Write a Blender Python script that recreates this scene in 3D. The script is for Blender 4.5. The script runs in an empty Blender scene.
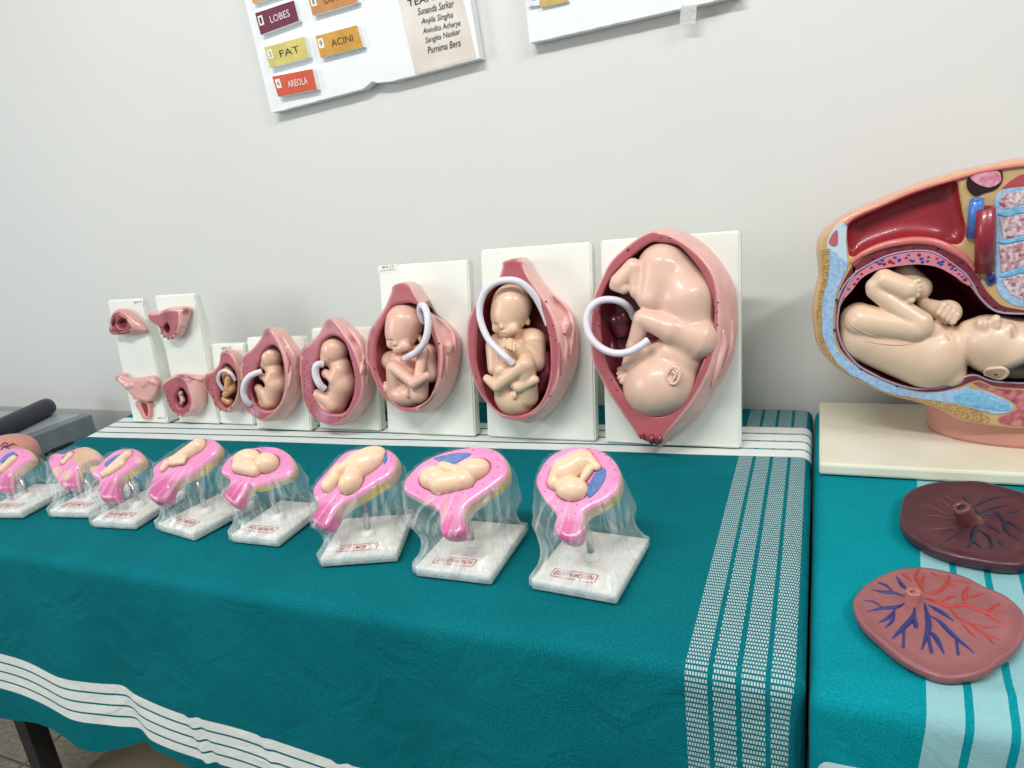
import bpy, bmesh, math, random
import numpy as np
from mathutils import Vector, Matrix, noise as mnoise
from mathutils.bvhtree import BVHTree

random.seed(7)
scn = bpy.context.scene
COL = scn.collection

# ------------------------------------------------------------------ camera
FPX, CX, CY = 700.0, 512.0, 384.0
def _solve(vx, vy):
    X = -np.array([vx[0]-CX, vx[1]-CY, FPX]); X /= np.linalg.norm(X)
    Y = np.array([vy[0]-CX, vy[1]-CY, FPX]); Y -= X*X.dot(Y); Y /= np.linalg.norm(Y)
    return np.array([X, Y, np.cross(X, Y)])
RW = _solve((-1094, 365), (820, 143))          # rows: world axes seen from the camera
CAM = np.array([0.0, -1.0, 1.22])
cd = bpy.data.cameras.new('camera'); cam = bpy.data.objects.new('camera', cd); COL.objects.link(cam)
cd.sensor_width = 36.0; cd.lens = FPX/1024*36.0; cd.clip_start = 0.02
_m = np.eye(4); _m[:3, 0] = RW[:, 0]; _m[:3, 1] = -RW[:, 1]; _m[:3, 2] = -RW[:, 2]; _m[:3, 3] = CAM
cam.matrix_world = Matrix(_m.tolist())
scn.camera = cam

# ------------------------------------------------------------------ world, lights, exposure
w = bpy.data.worlds.new('world'); scn.world = w; w.use_nodes = True
bg = w.node_tree.nodes['Background']; bg.inputs[0].default_value = (0.93, 0.97, 1.0, 1); bg.inputs[1].default_value = 0.30
def area(name, loc, target, sx, sy, power, col=(1, 1, 1)):
    l = bpy.data.lights.new(name, 'AREA'); l.shape = 'RECTANGLE'; l.size = sx; l.size_y = sy; l.energy = power; l.color = col
    o = bpy.data.objects.new(name, l); COL.objects.link(o); o.location = loc
    d = Vector(target)-Vector(loc); o.rotation_euler = d.to_track_quat('-Z', 'Y').to_euler()
    return o
area('window_daylight', (-2.9, -1.9, 1.75), (-0.2, 0.2, 1.0), 1.1, 1.3, 27, (0.95, 0.98, 1.0))
area('ceiling_tube_lamp_a', (-0.6, -1.5, 2.75), (-0.5, 0.0, 0.8), 1.25, 0.12, 34, (1.0, 0.99, 0.96))
area('ceiling_tube_lamp_b', (1.4, -1.1, 2.75), (0.6, 0.0, 0.9), 1.25, 0.12, 26, (1.0, 0.99, 0.96))
scn.view_settings.view_transform = 'Standard'
scn.view_settings.look = 'None'
scn.view_settings.gamma = 1.0
scn.view_settings.use_curve_mapping = False
scn.view_settings.exposure = 0.08

# ------------------------------------------------------------------ helpers
def lin(c):
    return tuple(((v/255.0)/12.92 if v/255.0 <= 0.04045 else ((v/255.0+0.055)/1.055)**2.4) for v in c)
def V(*a): return np.array(a, float)
def rayd(p): return RW @ np.array([p[0]-CX, p[1]-CY, FPX])
def on_z(p, z): d = rayd(p); return CAM+d*((z-CAM[2])/d[2])
def on_y(p, y): d = rayd(p); return CAM+d*((y-CAM[1])/d[1])
class Frame:
    """orthonormal frame O,U,V,N; at(px,py,n): point of the plane n metres in front of O, in local u,v,n"""
    def __init__(s, O, U, Vv, N, mpp=0.001):
        s.O = np.array(O, float); s.A = np.array([U, Vv, N], float); s.s = mpp
    def at(s, px, py, n=0.0):
        d = rayd((px, py)); N = s.A[2]
        P = CAM+d*((n-(CAM-s.O).dot(N))/d.dot(N))
        return s.A @ (P-s.O)
    def world(s, L): return np.asarray(L) @ s.A + s.O
    def depth_scale(s, px, py):   # metres per pixel there
        P = s.world(s.at(px, py)); c = RW.T @ (P-CAM); s.s = c[2]/FPX*1.0; return s.s
    def matrix(s):
        m = np.eye(4); m[:3, :3] = s.A.T; m[:3, 3] = s.O; return Matrix(m.tolist())

def empty(name, loc=(0, 0, 0), mat=None):
    o = bpy.data.objects.new(name, None); COL.objects.link(o); o.empty_display_size = 0.05
    o.matrix_world = mat if mat is not None else Matrix.Translation(Vector(loc))
    o['_m'] = 0; del o['_m']
    return o
ROOTM = {}
def root_matrix(o):
    while o.parent: o = o.parent
    return ROOTM.get(o.name, Matrix.Identity(4))
def thing(name, label, cat, loc=(0, 0, 0), mat=None, group=None):
    m = mat if mat is not None else Matrix.Translation(Vector(loc))
    o = empty(name, mat=m); ROOTM[o.name] = m.copy()
    return tag(o, label, cat, group)
def tag(o, label=None, cat=None, group=None, kind=None):
    if label: o['label'] = label
    if cat: o['category'] = cat
    if group: o['group'] = group
    if kind: o['kind'] = kind
    return o
def link(name, me, mat, parent=None):
    """mesh in world coordinates -> object, stored in the coordinates of the thing it belongs to"""
    o = bpy.data.objects.new(name, me); COL.objects.link(o)
    if mat is not None and not me.materials: me.materials.append(mat)
    if parent is not None:
        me.transform(root_matrix(parent).inverted()); o.parent = parent
    return o
def mesh_py(verts, faces, smooth=True):
    me = bpy.data.meshes.new('m'); me.from_pydata([tuple(map(float, v)) for v in verts], [], [tuple(map(int, f)) for f in faces]); me.update()
    if smooth: me.polygons.foreach_set('use_smooth', [True]*len(me.polygons))
    return me
def own_origin(o):
    """move a top-level mesh's origin to its base centre"""
    n = len(o.data.vertices); a = np.empty(n*3); o.data.vertices.foreach_get('co', a); a = a.reshape(-1, 3)
    c = Vector(((a[:, 0].min()+a[:, 0].max())/2, (a[:, 1].min()+a[:, 1].max())/2, a[:, 2].min()))
    o.data.transform(Matrix.Translation(-c)); o.location = c; return o
def set_col(me, cols):
    at = me.color_attributes.new('Col', 'FLOAT_COLOR', 'POINT')
    c = np.ones((len(me.vertices), 4), np.float32); c[:, :3] = cols
    at.data.foreach_set('color', c.ravel())

def box_bm(x0, x1, y0, y1, z0, z1, bev=0.0, seg=2):
    bm = bmesh.new(); bmesh.ops.create_cube(bm, size=1)
    for v in bm.verts:
        v.co = Vector(((x0+x1)/2+v.co.x*(x1-x0), (y0+y1)/2+v.co.y*(y1-y0), (z0+z1)/2+v.co.z*(z1-z0)))
    if bev > 0: bmesh.ops.bevel(bm, geom=bm.edges[:], offset=bev, segments=seg, profile=0.5, affect='EDGES')
    return bm
def bm_mesh(bm, smooth=False):
    me = bpy.data.meshes.new('m'); bm.to_mesh(me); bm.free()
    if smooth: me.polygons.foreach_set('use_smooth', [True]*len(me.polygons))
    return me
def box(name, x0, x1, y0, y1, z0, z1, mat, parent=None, bev=0.002, M=None):
    me = bm_mesh(box_bm(x0, x1, y0, y1, z0, z1, bev))
    if M is not None: me.transform(M)
    return link(name, me, mat, parent)

def crom(P, closed, n):
    P = np.array(P, float); m = len(P); out = []
    segs = m if closed else m-1
    per = max(1, n//segs)
    for i in range(segs):
        if closed: p0, p1, p2, p3 = P[(i-1) % m], P[i], P[(i+1) % m], P[(i+2) % m]
        else: p0, p1, p2, p3 = P[max(i-1, 0)], P[i], P[i+1], P[min(i+2, m-1)]
        for k in range(per):
            t = k/per
            out.append(0.5*((2*p1)+(-p0+p2)*t+(2*p0-5*p1+4*p2-p3)*t*t+(-p0+3*p1-3*p2+p3)*t**3))
    if not closed: out.append(P[-1])
    return np.array(out)
def tube(points, radius, segs=10, n=0, caps=True, flat=None):
    """swept tube; radius a number or one per control point"""
    P = np.array(points, float)
    R = np.full(len(P), radius, float) if np.isscalar(radius) else np.array(radius, float)
    if n:
        Q = crom(np.column_stack([P, R]), False, n); P, R = Q[:, :3], Q[:, 3]
    T = np.gradient(P, axis=0); T /= np.linalg.norm(T, axis=1)[:, None]+1e-12
    up = np.array([0, 0, 1.0]) if abs(T[0][2]) < 0.9 else np.array([1.0, 0, 0])
    a = np.cross(T[0], up); a /= np.linalg.norm(a)
    vs, fs = [], []
    for i in range(len(P)):
        a = a-T[i]*T[i].dot(a); a /= np.linalg.norm(a)+1e-12; b = np.cross(T[i], a)
        for k in range(segs):
            th = 2*math.pi*k/segs
            vs.append(P[i]+R[i]*(math.cos(th)*a+math.sin(th)*b))
    for i in range(len(P)-1):
        for k in range(segs):
            k2 = (k+1) % segs
            fs.append((i*segs+k, i*segs+k2, (i+1)*segs+k2, (i+1)*segs+k))
    if caps:
        fs.append(tuple(range(segs))[::-1]); fs.append(tuple((len(P)-1)*segs+k for k in range(segs)))
    return vs, fs
def join(parts):
    vs, fs = [], []
    for v, f in parts:
        o = len(vs); vs += list(v); fs += [tuple(i+o for i in q) for q in f]
    return vs, fs
def prism(frame, uv, n0, n1, bev=0.0006):
    bm = bmesh.new()
    vs = [bm.verts.new(tuple(frame.world((u, v, n1)))) for u, v in uv]
    f = bm.faces.new(vs); f.normal_update()
    Nw = Vector(frame.A[2])
    if f.normal.dot(Nw) < 0: f.normal_flip()
    r = bmesh.ops.extrude_face_region(bm, geom=[f])
    back = [g for g in r['geom'] if isinstance(g, bmesh.types.BMVert)]
    for v in back: v.co += Nw*(n0-n1)
    # the extruded copy is the back; original face stays in front
    bmesh.ops.recalc_face_normals(bm, faces=bm.faces[:])
    front = [e for e in bm.edges if all(v not in back for v in e.verts)]
    if bev: bmesh.ops.bevel(bm, geom=front, offset=bev, segments=1, affect='EDGES', clamp_overlap=True)
    bmesh.ops.triangulate(bm, faces=[f for f in bm.faces if len(f.verts) > 4])
    return bm_mesh(bm)
def lathe(prof, c, axis=(0, 0, 1), segs=32, sx=1, sy=1):
    ax = np.array(axis, float); ax /= np.linalg.norm(ax)
    up = np.array([1.0, 0, 0]) if abs(ax[0]) < 0.9 else np.array([0, 1.0, 0])
    a = np.cross(np.cross(ax, up), ax); a /= np.linalg.norm(a); b = np.cross(ax, a)
    vs, fs = [], []
    for r, z in prof:
        for k in range(segs):
            t = 2*math.pi*k/segs
            vs.append(np.array(c)+ax*z+a*r*sx*math.cos(t)+b*r*sy*math.sin(t))
    for i in range(len(prof)-1):
        for k in range(segs):
            fs.append((i*segs+k, i*segs+(k+1) % segs, (i+1)*segs+(k+1) % segs, (i+1)*segs+k))
    fs.append(tuple(range(segs))[::-1]); fs.append(tuple((len(prof)-1)*segs+k for k in range(segs)))
    return vs, fs

# ---- distance-field sculpting, meshed with surface nets
def nets(s, org, vox):
    s = s.astype(np.float32); neg = s < 0
    nx, ny, nz = s.shape
    off = [(i, j, k) for i in (0, 1) for j in (0, 1) for k in (0, 1)]
    sl = lambda a, o: a[o[0]:nx-1+o[0], o[1]:ny-1+o[1], o[2]:nz-1+o[2]]
    cnt = sum(sl(neg, o).astype(np.int8) for o in off)
    mask = (cnt > 0) & (cnt < 8)
    cells = np.argwhere(mask); idx = np.full(mask.shape, -1, np.int64); idx[mask] = np.arange(len(cells))
    val = {o: sl(s, o)[mask] for o in off}
    pos = np.zeros((len(cells), 3)); c = np.zeros(len(cells))
    for a in off:
        for ax in range(3):
            if a[ax] == 0:
                b = list(a); b[ax] = 1; b = tuple(b)
                va, vb = val[a], val[b]; cr = (va < 0) != (vb < 0)
                t = np.where(cr, va/np.where(cr, va-vb, 1), 0)
                p = np.tile(np.array(a, float), (len(cells), 1)); p[:, ax] += t
                pos += p*cr[:, None]; c += cr
    verts = (cells+pos/c[:, None])*vox+np.array(org)
    quads = []
    for ax in range(3):
        b, d = (ax+1) % 3, (ax+2) % 3
        lo = [slice(None)]*3; hi = [slice(None)]*3
        lo[ax] = slice(0, -1); hi[ax] = slice(1, None)
        n0 = neg[tuple(lo)]; n1 = neg[tuple(hi)]
        e = np.argwhere(n0 != n1)
        ok = (e[:, b] > 0) & (e[:, d] > 0) & (e[:, b] < s.shape[b]-1) & (e[:, d] < s.shape[d]-1)
        e = e[ok]
        if len(e) == 0: continue
        def cell(db, dd):
            q = e.copy(); q[:, b] += db; q[:, d] += dd; return idx[q[:, 0], q[:, 1], q[:, 2]]
        q = np.stack([cell(-1, -1), cell(0, -1), cell(0, 0), cell(-1, 0)], 1)
        fl = ~n0[e[:, 0], e[:, 1], e[:, 2]]
        q[fl] = q[fl][:, ::-1]
        quads.append(q)
    return verts, np.concatenate(quads)
def smin(a, b, k):
    h = np.maximum(k-np.abs(a-b), 0)/k
    return np.minimum(a, b)-h*h*k*0.25
def smax(a, b, k): return -smin(-a, -b, k)
def poly_sdf(poly, X, Y):
    P = np.asarray(poly, float); d = np.full(X.shape, 1e9); ins = np.zeros(X.shape, bool)
    for i in range(len(P)):
        a = P[i]; b = P[(i+1) % len(P)]; e = b-a; L = e.dot(e)
        if L < 1e-16: continue
        wx, wy = X-a[0], Y-a[1]
        t = np.clip((wx*e[0]+wy*e[1])/L, 0, 1)
        d = np.minimum(d, (wx-t*e[0])**2+(wy-t*e[1])**2)
        c = (a[1] > Y) != (b[1] > Y)
        with np.errstate(divide='ignore', invalid='ignore'):
            xi = a[0]+(Y-a[1])/(b[1]-a[1]+1e-30)*e[0]
        ins ^= c & (X < xi)
    d = np.sqrt(d); return np.where(ins, -d, d)
def grid(lo, hi, vox):
    ax = [np.arange(lo[i]-2*vox, hi[i]+3*vox, vox) for i in range(3)]
    return np.meshgrid(*ax, indexing='ij'), np.array([a[0] for a in ax])

class Body:
    """union of tapered capsules and ellipsoids given in pixels on a frame (n in pixels too)"""
    def __init__(s, fr, col, k=2.5):
        s.f = fr; s.pr = []; s.col = lin(col); s.k = k*fr.s
    def c(s, x1, y1, n1, r1, x2, y2, n2, r2, k=None, col=None, cut=False):
        m = s.f.s
        s.pr.append(('c', s.f.at(x1, y1, n1*m), r1*m, s.f.at(x2, y2, n2*m), r2*m, (k*m if k else s.k), lin(col) if col else s.col, cut)); return s
    def e(s, x, y, n, rx, ry, rn, ang=0, k=None, col=None, cut=False):
        m = s.f.s
        s.pr.append(('e', s.f.at(x, y, n*m), (rx*m, ry*m, rn*m), math.radians(ang), 0, (k*m if k else s.k), lin(col) if col else s.col, cut)); return s
    def dist(s, p, X, Y, Z):
        if p[0] == 'c':
            a, ra, b, rb = p[1], p[2], p[3], p[4]; e = b-a; L = e.dot(e)+1e-12
            t = np.clip(((X-a[0])*e[0]+(Y-a[1])*e[1]+(Z-a[2])*e[2])/L, 0, 1)
            return np.sqrt((X-a[0]-t*e[0])**2+(Y-a[1]-t*e[1])**2+(Z-a[2]-t*e[2])**2)-(ra+t*(rb-ra))
        c, r, an = p[1], p[2], p[3]; ca, sa = math.cos(an), math.sin(an)
        x, y, z = X-c[0], Y-c[1], Z-c[2]
        u, v = (ca*x+sa*y), (-sa*x+ca*y)
        k0 = np.sqrt((u/r[0])**2+(v/r[1])**2+(z/r[2])**2)
        k1 = np.sqrt((u/r[0]**2)**2+(v/r[1]**2)**2+(z/r[2]**2)**2)+1e-9
        return k0*(k0-1)/k1
    def field(s, X, Y, Z):
        d = None
        for p in s.pr:
            q = s.dist(p, X, Y, Z)
            if p[7]: d = smax(d, -q, p[5])
            else: d = q if d is None else smin(d, q, p[5])
        return d
    def bounds(s):
        lo, hi = [], []
        for p in s.pr:
            if p[7]: continue
            if p[0] == 'c':
                lo += [p[1]-p[2], p[3]-p[4]]; hi += [p[1]+p[2], p[3]+p[4]]
            else:
                r = max(p[2]); lo.append(p[1]-r); hi.append(p[1]+r)
        return np.min(lo, 0), np.max(hi, 0)
    def mesh(s, vox, nmin=None, tint=None):
        lo, hi = s.bounds()
        if nmin is not None: lo[2] = max(lo[2], nmin)
        (X, Y, Z), org = grid(lo, hi, vox)
        d = s.field(X.astype(np.float32), Y.astype(np.float32), Z.astype(np.float32))
        if nmin is not None: d = np.maximum(d, nmin-Z)
        vs, fs = nets(d, org, vox)
        cols = np.zeros((len(vs), 3)); wt = np.zeros(len(vs))
        for p in s.pr:
            q = s.dist(p, vs[:, 0], vs[:, 1], vs[:, 2])
            wgt = np.exp(-np.clip(q, -0.002, 1)/(1.2*vox))*(1.6 if p[7] else 1.0)
            if p[7]: wgt = wgt*(q < vox*0.9)
            cols += wgt[:, None]*np.array(p[6]); wt += wgt
        cols = cols/(wt[:, None]+1e-9)
        if tint is not None: cols = tint(vs, cols)
        me = mesh_py(s.f.world(vs), fs); set_col(me, cols); return me

# ------------------------------------------------------------------ materials
def new_mat(name):
    m = bpy.data.materials.new(name); m.use_nodes = True
    nt = m.node_tree; return m, nt, nt.nodes['Principled BSDF']
def N(nt, t, **k):
    n = nt.nodes.new(t)
    for a, b in k.items(): setattr(n, a, b)
    return n
def bump(nt, b, scale, strength, dist=0.001, coord='Object', detail=3, vec=None):
    tc = N(nt, 'ShaderNodeTexCoord'); no = N(nt, 'ShaderNodeTexNoise'); bp = N(nt, 'ShaderNodeBump')
    no.inputs['Scale'].default_value = scale; no.inputs['Detail'].default_value = detail
    bp.inputs['Strength'].default_value = strength; bp.inputs['Distance'].default_value = dist
    nt.links.new(tc.outputs[coord], no.inputs['Vector']); nt.links.new(no.outputs[0], bp.inputs['Height'])
    nt.links.new(bp.outputs[0], b.inputs['Normal']); return no
def plain(name, rgb, rough=0.5, metal=0.0, coat=0.0, var=0.0, vscale=30, bmp=0.0, bscale=200, bdist=0.001, rgb2=None, spec=0.5):
    m, nt, b = new_mat(name)
    b.inputs['Roughness'].default_value = rough; b.inputs['Metallic'].default_value = metal
    b.inputs['Coat Weight'].default_value = coat; b.inputs['Coat Roughness'].default_value = 0.12
    b.inputs['Specular IOR Level'].default_value = spec
    c = lin(rgb); b.inputs['Base Color'].default_value = (*c, 1)
    if var or rgb2:
        tc = N(nt, 'ShaderNodeTexCoord'); no = N(nt, 'ShaderNodeTexNoise'); mx = N(nt, 'ShaderNodeMix', data_type='RGBA')
        no.inputs['Scale'].default_value = vscale; no.inputs['Detail'].default_value = 5
        c2 = lin(rgb2) if rgb2 else tuple(v*(1-var) for v in c)
        mx.inputs[6].default_value = (*c, 1); mx.inputs[7].default_value = (*c2, 1)
        rp = N(nt, 'ShaderNodeMapRange'); rp.inputs[1].default_value = 0.35; rp.inputs[2].default_value = 0.65
        nt.links.new(tc.outputs['Object'], no.inputs['Vector']); nt.links.new(no.outputs[0], rp.inputs[0])
        nt.links.new(rp.outputs[0], mx.inputs[0]); nt.links.new(mx.outputs[2], b.inputs['Base Color'])
    if bmp: bump(nt, b, bscale, bmp, bdist)
    return m
def painted(name, rough=0.35, coat=0.3, bmp=0.15, bscale=260, bdist=0.0006, sss=0.0, speck=0.08):
    """hand painted plastic: colour attribute, slightly mottled"""
    m, nt, b = new_mat(name)
    at = N(nt, 'ShaderNodeAttribute', attribute_name='Col')
    tc = N(nt, 'ShaderNodeTexCoord'); no = N(nt, 'ShaderNodeTexNoise'); no.inputs['Scale'].default_value = 60; no.inputs['Detail'].default_value = 5
    mr = N(nt, 'ShaderNodeMapRange'); mr.inputs[1].default_value = 0.3; mr.inputs[2].default_value = 0.7
    mr.inputs[3].default_value = 1-speck; mr.inputs[4].default_value = 1+speck*0.6
    mu = N(nt, 'ShaderNodeVectorMath', operation='SCALE')
    nt.links.new(tc.outputs['Object'], no.inputs['Vector']); nt.links.new(no.outputs[0], mr.inputs[0])
    nt.links.new(at.outputs['Color'], mu.inputs[0]); nt.links.new(mr.outputs[0], mu.inputs['Scale'])
    nt.links.new(mu.outputs[0], b.inputs['Base Color'])
    b.inputs['Roughness'].default_value = rough; b.inputs['Coat Weight'].default_value = coat; b.inputs['Coat Roughness'].default_value = 0.1
    if sss:
        b.inputs['Subsurface Weight'].default_value = sss; b.inputs['Subsurface Radius'].default_value = (0.006, 0.003, 0.002)
        b.inputs['Subsurface Scale'].default_value = 1.0
    bump(nt, b, bscale, bmp, bdist)
    return m
M = {}
M['flesh'] = painted('painted_flesh_plastic', 0.38, 0.25, 0.05, sss=0.0, speck=0.05)
M['organ'] = painted('painted_organ_plastic', 0.36, 0.35, 0.25, 220, 0.0006, speck=0.06)
M['pinkorgan'] = painted('painted_pink_plaster', 0.3, 0.5, 0.2, 300, 0.0005)
M['board'] = plain('cream_plastic_board', (232, 236, 227), 0.42, var=0.04, vscale=9)
M['boardside'] = plain('aged_plastic_board', (226, 226, 200), 0.45, var=0.06, vscale=12)
M['cerv'] = plain('dark_cervix_paint', (128, 44, 60), 0.3, coat=0.5)
M['lig'] = plain('pale_pink_ligament', (228, 176, 170), 0.32, coat=0.4)
M['ligd'] = plain('rose_ligament', (184, 104, 110), 0.35, coat=0.4)
M['cord'] = plain('white_rubber_cord', (226, 222, 230), 0.4)
M['dot'] = plain('navy_paint_dot', (45, 25, 50), 0.4)
M['tagpaper'] = plain('label_paper', (236, 234, 226), 0.7)
M['ink'] = plain('black_ink', (40, 38, 42), 0.7)
M['redink'] = plain('red_ink', (176, 40, 62), 0.7)
M['white_plaster'] = plain('white_cast_base', (236, 236, 232), 0.45, rgb2=(218, 218, 212), vscale=60, bmp=0.2, bscale=150)
M['steel'] = plain('brushed_steel', (190, 192, 196), 0.25, metal=1.0)
M['blue'] = plain('blue_stippled_paint', (92, 132, 190), 0.5, rgb2=(60, 92, 160), vscale=500, bmp=0.8, bscale=700, bdist=0.001)
M['yellow'] = plain('yellow_paint', (232, 205, 70), 0.4)
M['marble'] = plain('cream_marble_base', (236, 234, 216), 0.3, rgb2=(222, 216, 186), vscale=6, coat=0.3)
M['pedestal'] = plain('salmon_plastic', (204, 144, 130), 0.45, var=0.06)
M['foam'] = plain('expanded_foam_board', (236, 239, 240), 0.8, bmp=0.5, bscale=260, bdist=0.002, var=0.03)
M['note'] = plain('note_paper', (226, 220, 212), 0.8, rgb2=(214, 204, 192), vscale=14)
M['blackmetal'] = plain('black_metal', (30, 30, 33), 0.5)
M['tabletop'] = plain('table_laminate', (150, 130, 105), 0.5, var=0.2)
M['bed'] = plain('grey_painted_steel', (168, 176, 178), 0.45, var=0.12, vscale=14)
M['mat'] = plain('dark_navy_vinyl', (38, 40, 54), 0.4, bmp=0.3, bscale=40, bdist=0.003)

def m_film():
    m, nt, b = new_mat('clear_wrap_film')
    out = nt.nodes['Material Output']
    tr = N(nt, 'ShaderNodeBsdfTransparent'); tr.inputs[0].default_value = (0.97, 0.985, 0.98, 1)
    b.inputs['Base Color'].default_value = (0.86, 0.9, 0.9, 1); b.inputs['Roughness'].default_value = 0.12
    b.inputs['Specular IOR Level'].default_value = 0.9
    uv = N(nt, 'ShaderNodeUVMap', uv_map='UVMap'); mp = N(nt, 'ShaderNodeMapping'); mp.inputs['Scale'].default_value = (26, 2.2, 1)
    n1 = N(nt, 'ShaderNodeTexNoise'); n1.inputs['Scale'].default_value = 1.0; n1.inputs['Detail'].default_value = 6; n1.inputs['Distortion'].default_value = 1.2
    nt.links.new(uv.outputs[0], mp.inputs[0]); nt.links.new(mp.outputs[0], n1.inputs['Vector'])
    r = N(nt, 'ShaderNodeMapRange'); r.inputs[1].default_value = 0.46; r.inputs[2].default_value = 0.78; r.inputs[3].default_value = 0.04; r.inputs[4].default_value = 0.55
    nt.links.new(n1.outputs[0], r.inputs[0])
    lw = N(nt, 'ShaderNodeLayerWeight'); lw.inputs[0].default_value = 0.25
    ml = N(nt, 'ShaderNodeMath', operation='MULTIPLY'); ml.inputs[1].default_value = 0.32
    nt.links.new(lw.outputs['Facing'], ml.inputs[0])
    ad0 = N(nt, 'ShaderNodeMath', operation='ADD', use_clamp=True); nt.links.new(r.outputs[0], ad0.inputs[0]); nt.links.new(ml.outputs[0], ad0.inputs[1])
    sx = N(nt, 'ShaderNodeSeparateXYZ'); nt.links.new(uv.outputs[0], sx.inputs[0])
    fd = N(nt, 'ShaderNodeMapRange'); fd.inputs[1].default_value = 0.45; fd.inputs[2].default_value = 0.8; fd.inputs[3].default_value = 1.0; fd.inputs[4].default_value = 0.22; nt.links.new(sx.outputs[1], fd.inputs[0])
    ad = N(nt, 'ShaderNodeMath', operation='MULTIPLY'); nt.links.new(ad0.outputs[0], ad.inputs[0]); nt.links.new(fd.outputs[0], ad.inputs[1])
    mx = N(nt, 'ShaderNodeMixShader'); nt.links.new(ad.outputs[0], mx.inputs[0]); nt.links.new(tr.outputs[0], mx.inputs[1]); nt.links.new(b.outputs[0], mx.inputs[2])
    bp = N(nt, 'ShaderNodeBump'); bp.inputs['Strength'].default_value = 0.7; bp.inputs['Distance'].default_value = 0.004
    nt.links.new(n1.outputs[0], bp.inputs['Height']); nt.links.new(bp.outputs[0], b.inputs['Normal'])
    nt.links.new(mx.outputs[0], out.inputs[0]); return m
M['film'] = m_film()

def math_chain(nt):
    def f(op, a, b=None, c=None, clamp=False):
        n = N(nt, 'ShaderNodeMath', operation=op, use_clamp=clamp)
        for i, v in enumerate((a, b, c)):
            if v is None: continue
            if isinstance(v, (int, float)): n.inputs[i].default_value = v
            else: nt.links.new(v, n.inputs[i])
        return n.outputs[0]
    return f
def m_cloth(name, base, base2, bands_y, bands_x, dashed, white):
    """woven cloth: colour from the unfolded cloth coordinates stored in its UV map (metres)"""
    m, nt, b = new_mat(name); f = math_chain(nt)
    uv = N(nt, 'ShaderNodeUVMap', uv_map='UVMap'); sp = N(nt, 'ShaderNodeSeparateXYZ'); nt.links.new(uv.outputs[0], sp.inputs[0])
    x, y = sp.outputs[0], sp.outputs[1]
    def inside(v, a, c): return f('MULTIPLY', f('GREATER_THAN', v, a), f('LESS_THAN', v, c))
    mask = None
    for (y0, y1, nlines, skew, x0) in bands_y:
        yy = f('SUBTRACT', y, f('MULTIPLY', f('SUBTRACT', x, x0), skew)) if skew else y
        band = inside(yy, y0, y1)
        if nlines:
            ph = f('FRACT', f('MULTIPLY', f('SUBTRACT', yy, y0), nlines/(y1-y0)))
            band = f('MULTIPLY', band, f('SUBTRACT', 1.0, f('LESS_THAN', f('ABSOLUTE', f('SUBTRACT', ph, 0.5)), 0.40)) if False else f('GREATER_THAN', ph, 0.17))
        mask = band if mask is None else f('MAXIMUM', mask, band)
    for (x0, x1, wgt) in bands_x:
        bx = f('MULTIPLY', inside(f('SUBTRACT', x, f('MULTIPLY', f('ADD', y, 0.40), 0.09)), x0, x1), wgt)
        mask = f('MAXIMUM', mask, bx)
    for (x0, x1) in dashed:
        row = f('LESS_THAN', f('FRACT', f('MULTIPLY', y, 1/0.0058)), 0.62)
        odd = f('MULTIPLY', f('FLOOR', f('MULTIPLY', y, 1/0.0058)), 0.5)
        das = f('LESS_THAN', f('FRACT', f('ADD', f('MULTIPLY', x, 1/0.0027), odd)), 0.62)
        dd = f('MULTIPLY', f('MULTIPLY', inside(x, x0, x1), f('MULTIPLY', row, das)), 0.62)
        mask = f('MAXIMUM', mask, dd)
    # weave
    mp = N(nt, 'ShaderNodeMapping'); mp.inputs['Scale'].default_value = (1, 1, 1); nt.links.new(uv.outputs[0], mp.inputs[0])
    no = N(nt, 'ShaderNodeTexNoise'); no.inputs['Scale'].default_value = 420; no.inputs['Detail'].default_value = 3; nt.links.new(mp.outputs[0], no.inputs['Vector'])
    nb = N(nt, 'ShaderNodeTexNoise'); nb.inputs['Scale'].default_value = 7; nb.inputs['Detail'].default_value = 4; nt.links.new(mp.outputs[0], nb.inputs['Vector'])
    mixb = N(nt, 'ShaderNodeMix', data_type='RGBA'); mixb.inputs[6].default_value = (*lin(base), 1); mixb.inputs[7].default_value = (*lin(base2), 1)
    mr = N(nt, 'ShaderNodeMapRange'); mr.inputs[1].default_value = 0.35; mr.inputs[2].default_value = 0.7
    sm = f('ADD', f('MULTIPLY', no.outputs[0], 0.75), f('MULTIPLY', nb.outputs[0], 0.25)); nt.links.new(sm, mr.inputs[0]); nt.links.new(mr.outputs[0], mixb.inputs[0])
    mixw = N(nt, 'ShaderNodeMix', data_type='RGBA'); mixw.inputs[7].default_value = (*lin(white), 1)
    nt.links.new(mask, mixw.inputs[0]); nt.links.new(mixb.outputs[2], mixw.inputs[6]); nt.links.new(mixw.outputs[2], b.inputs['Base Color'])
    b.inputs['Roughness'].default_value = 0.85; b.inputs['Specular IOR Level'].default_value = 0.06
    b.inputs['Sheen Weight'].default_value = 0.0; b.inputs['Sheen Roughness'].default_value = 0.5
    n3 = N(nt, 'ShaderNodeTexNoise'); n3.inputs['Scale'].default_value = 700; nt.links.new(mp.outputs[0], n3.inputs['Vector'])
    bp = N(nt, 'ShaderNodeBump'); bp.inputs['Strength'].default_value = 0.5; bp.inputs['Distance'].default_value = 0.001
    n4 = N(nt, 'ShaderNodeTexNoise'); n4.inputs['Scale'].default_value = 11; n4.inputs['Detail'].default_value = 5; n4.inputs['Distortion'].default_value = 1.5; nt.links.new(mp.outputs[0], n4.inputs['Vector'])
    b2 = N(nt, 'ShaderNodeBump'); b2.inputs['Strength'].default_value = 0.45; b2.inputs['Distance'].default_value = 0.012
    nt.links.new(n4.outputs[0], b2.inputs['Height']); nt.links.new(b2.outputs[0], bp.inputs['Normal'])
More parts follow.
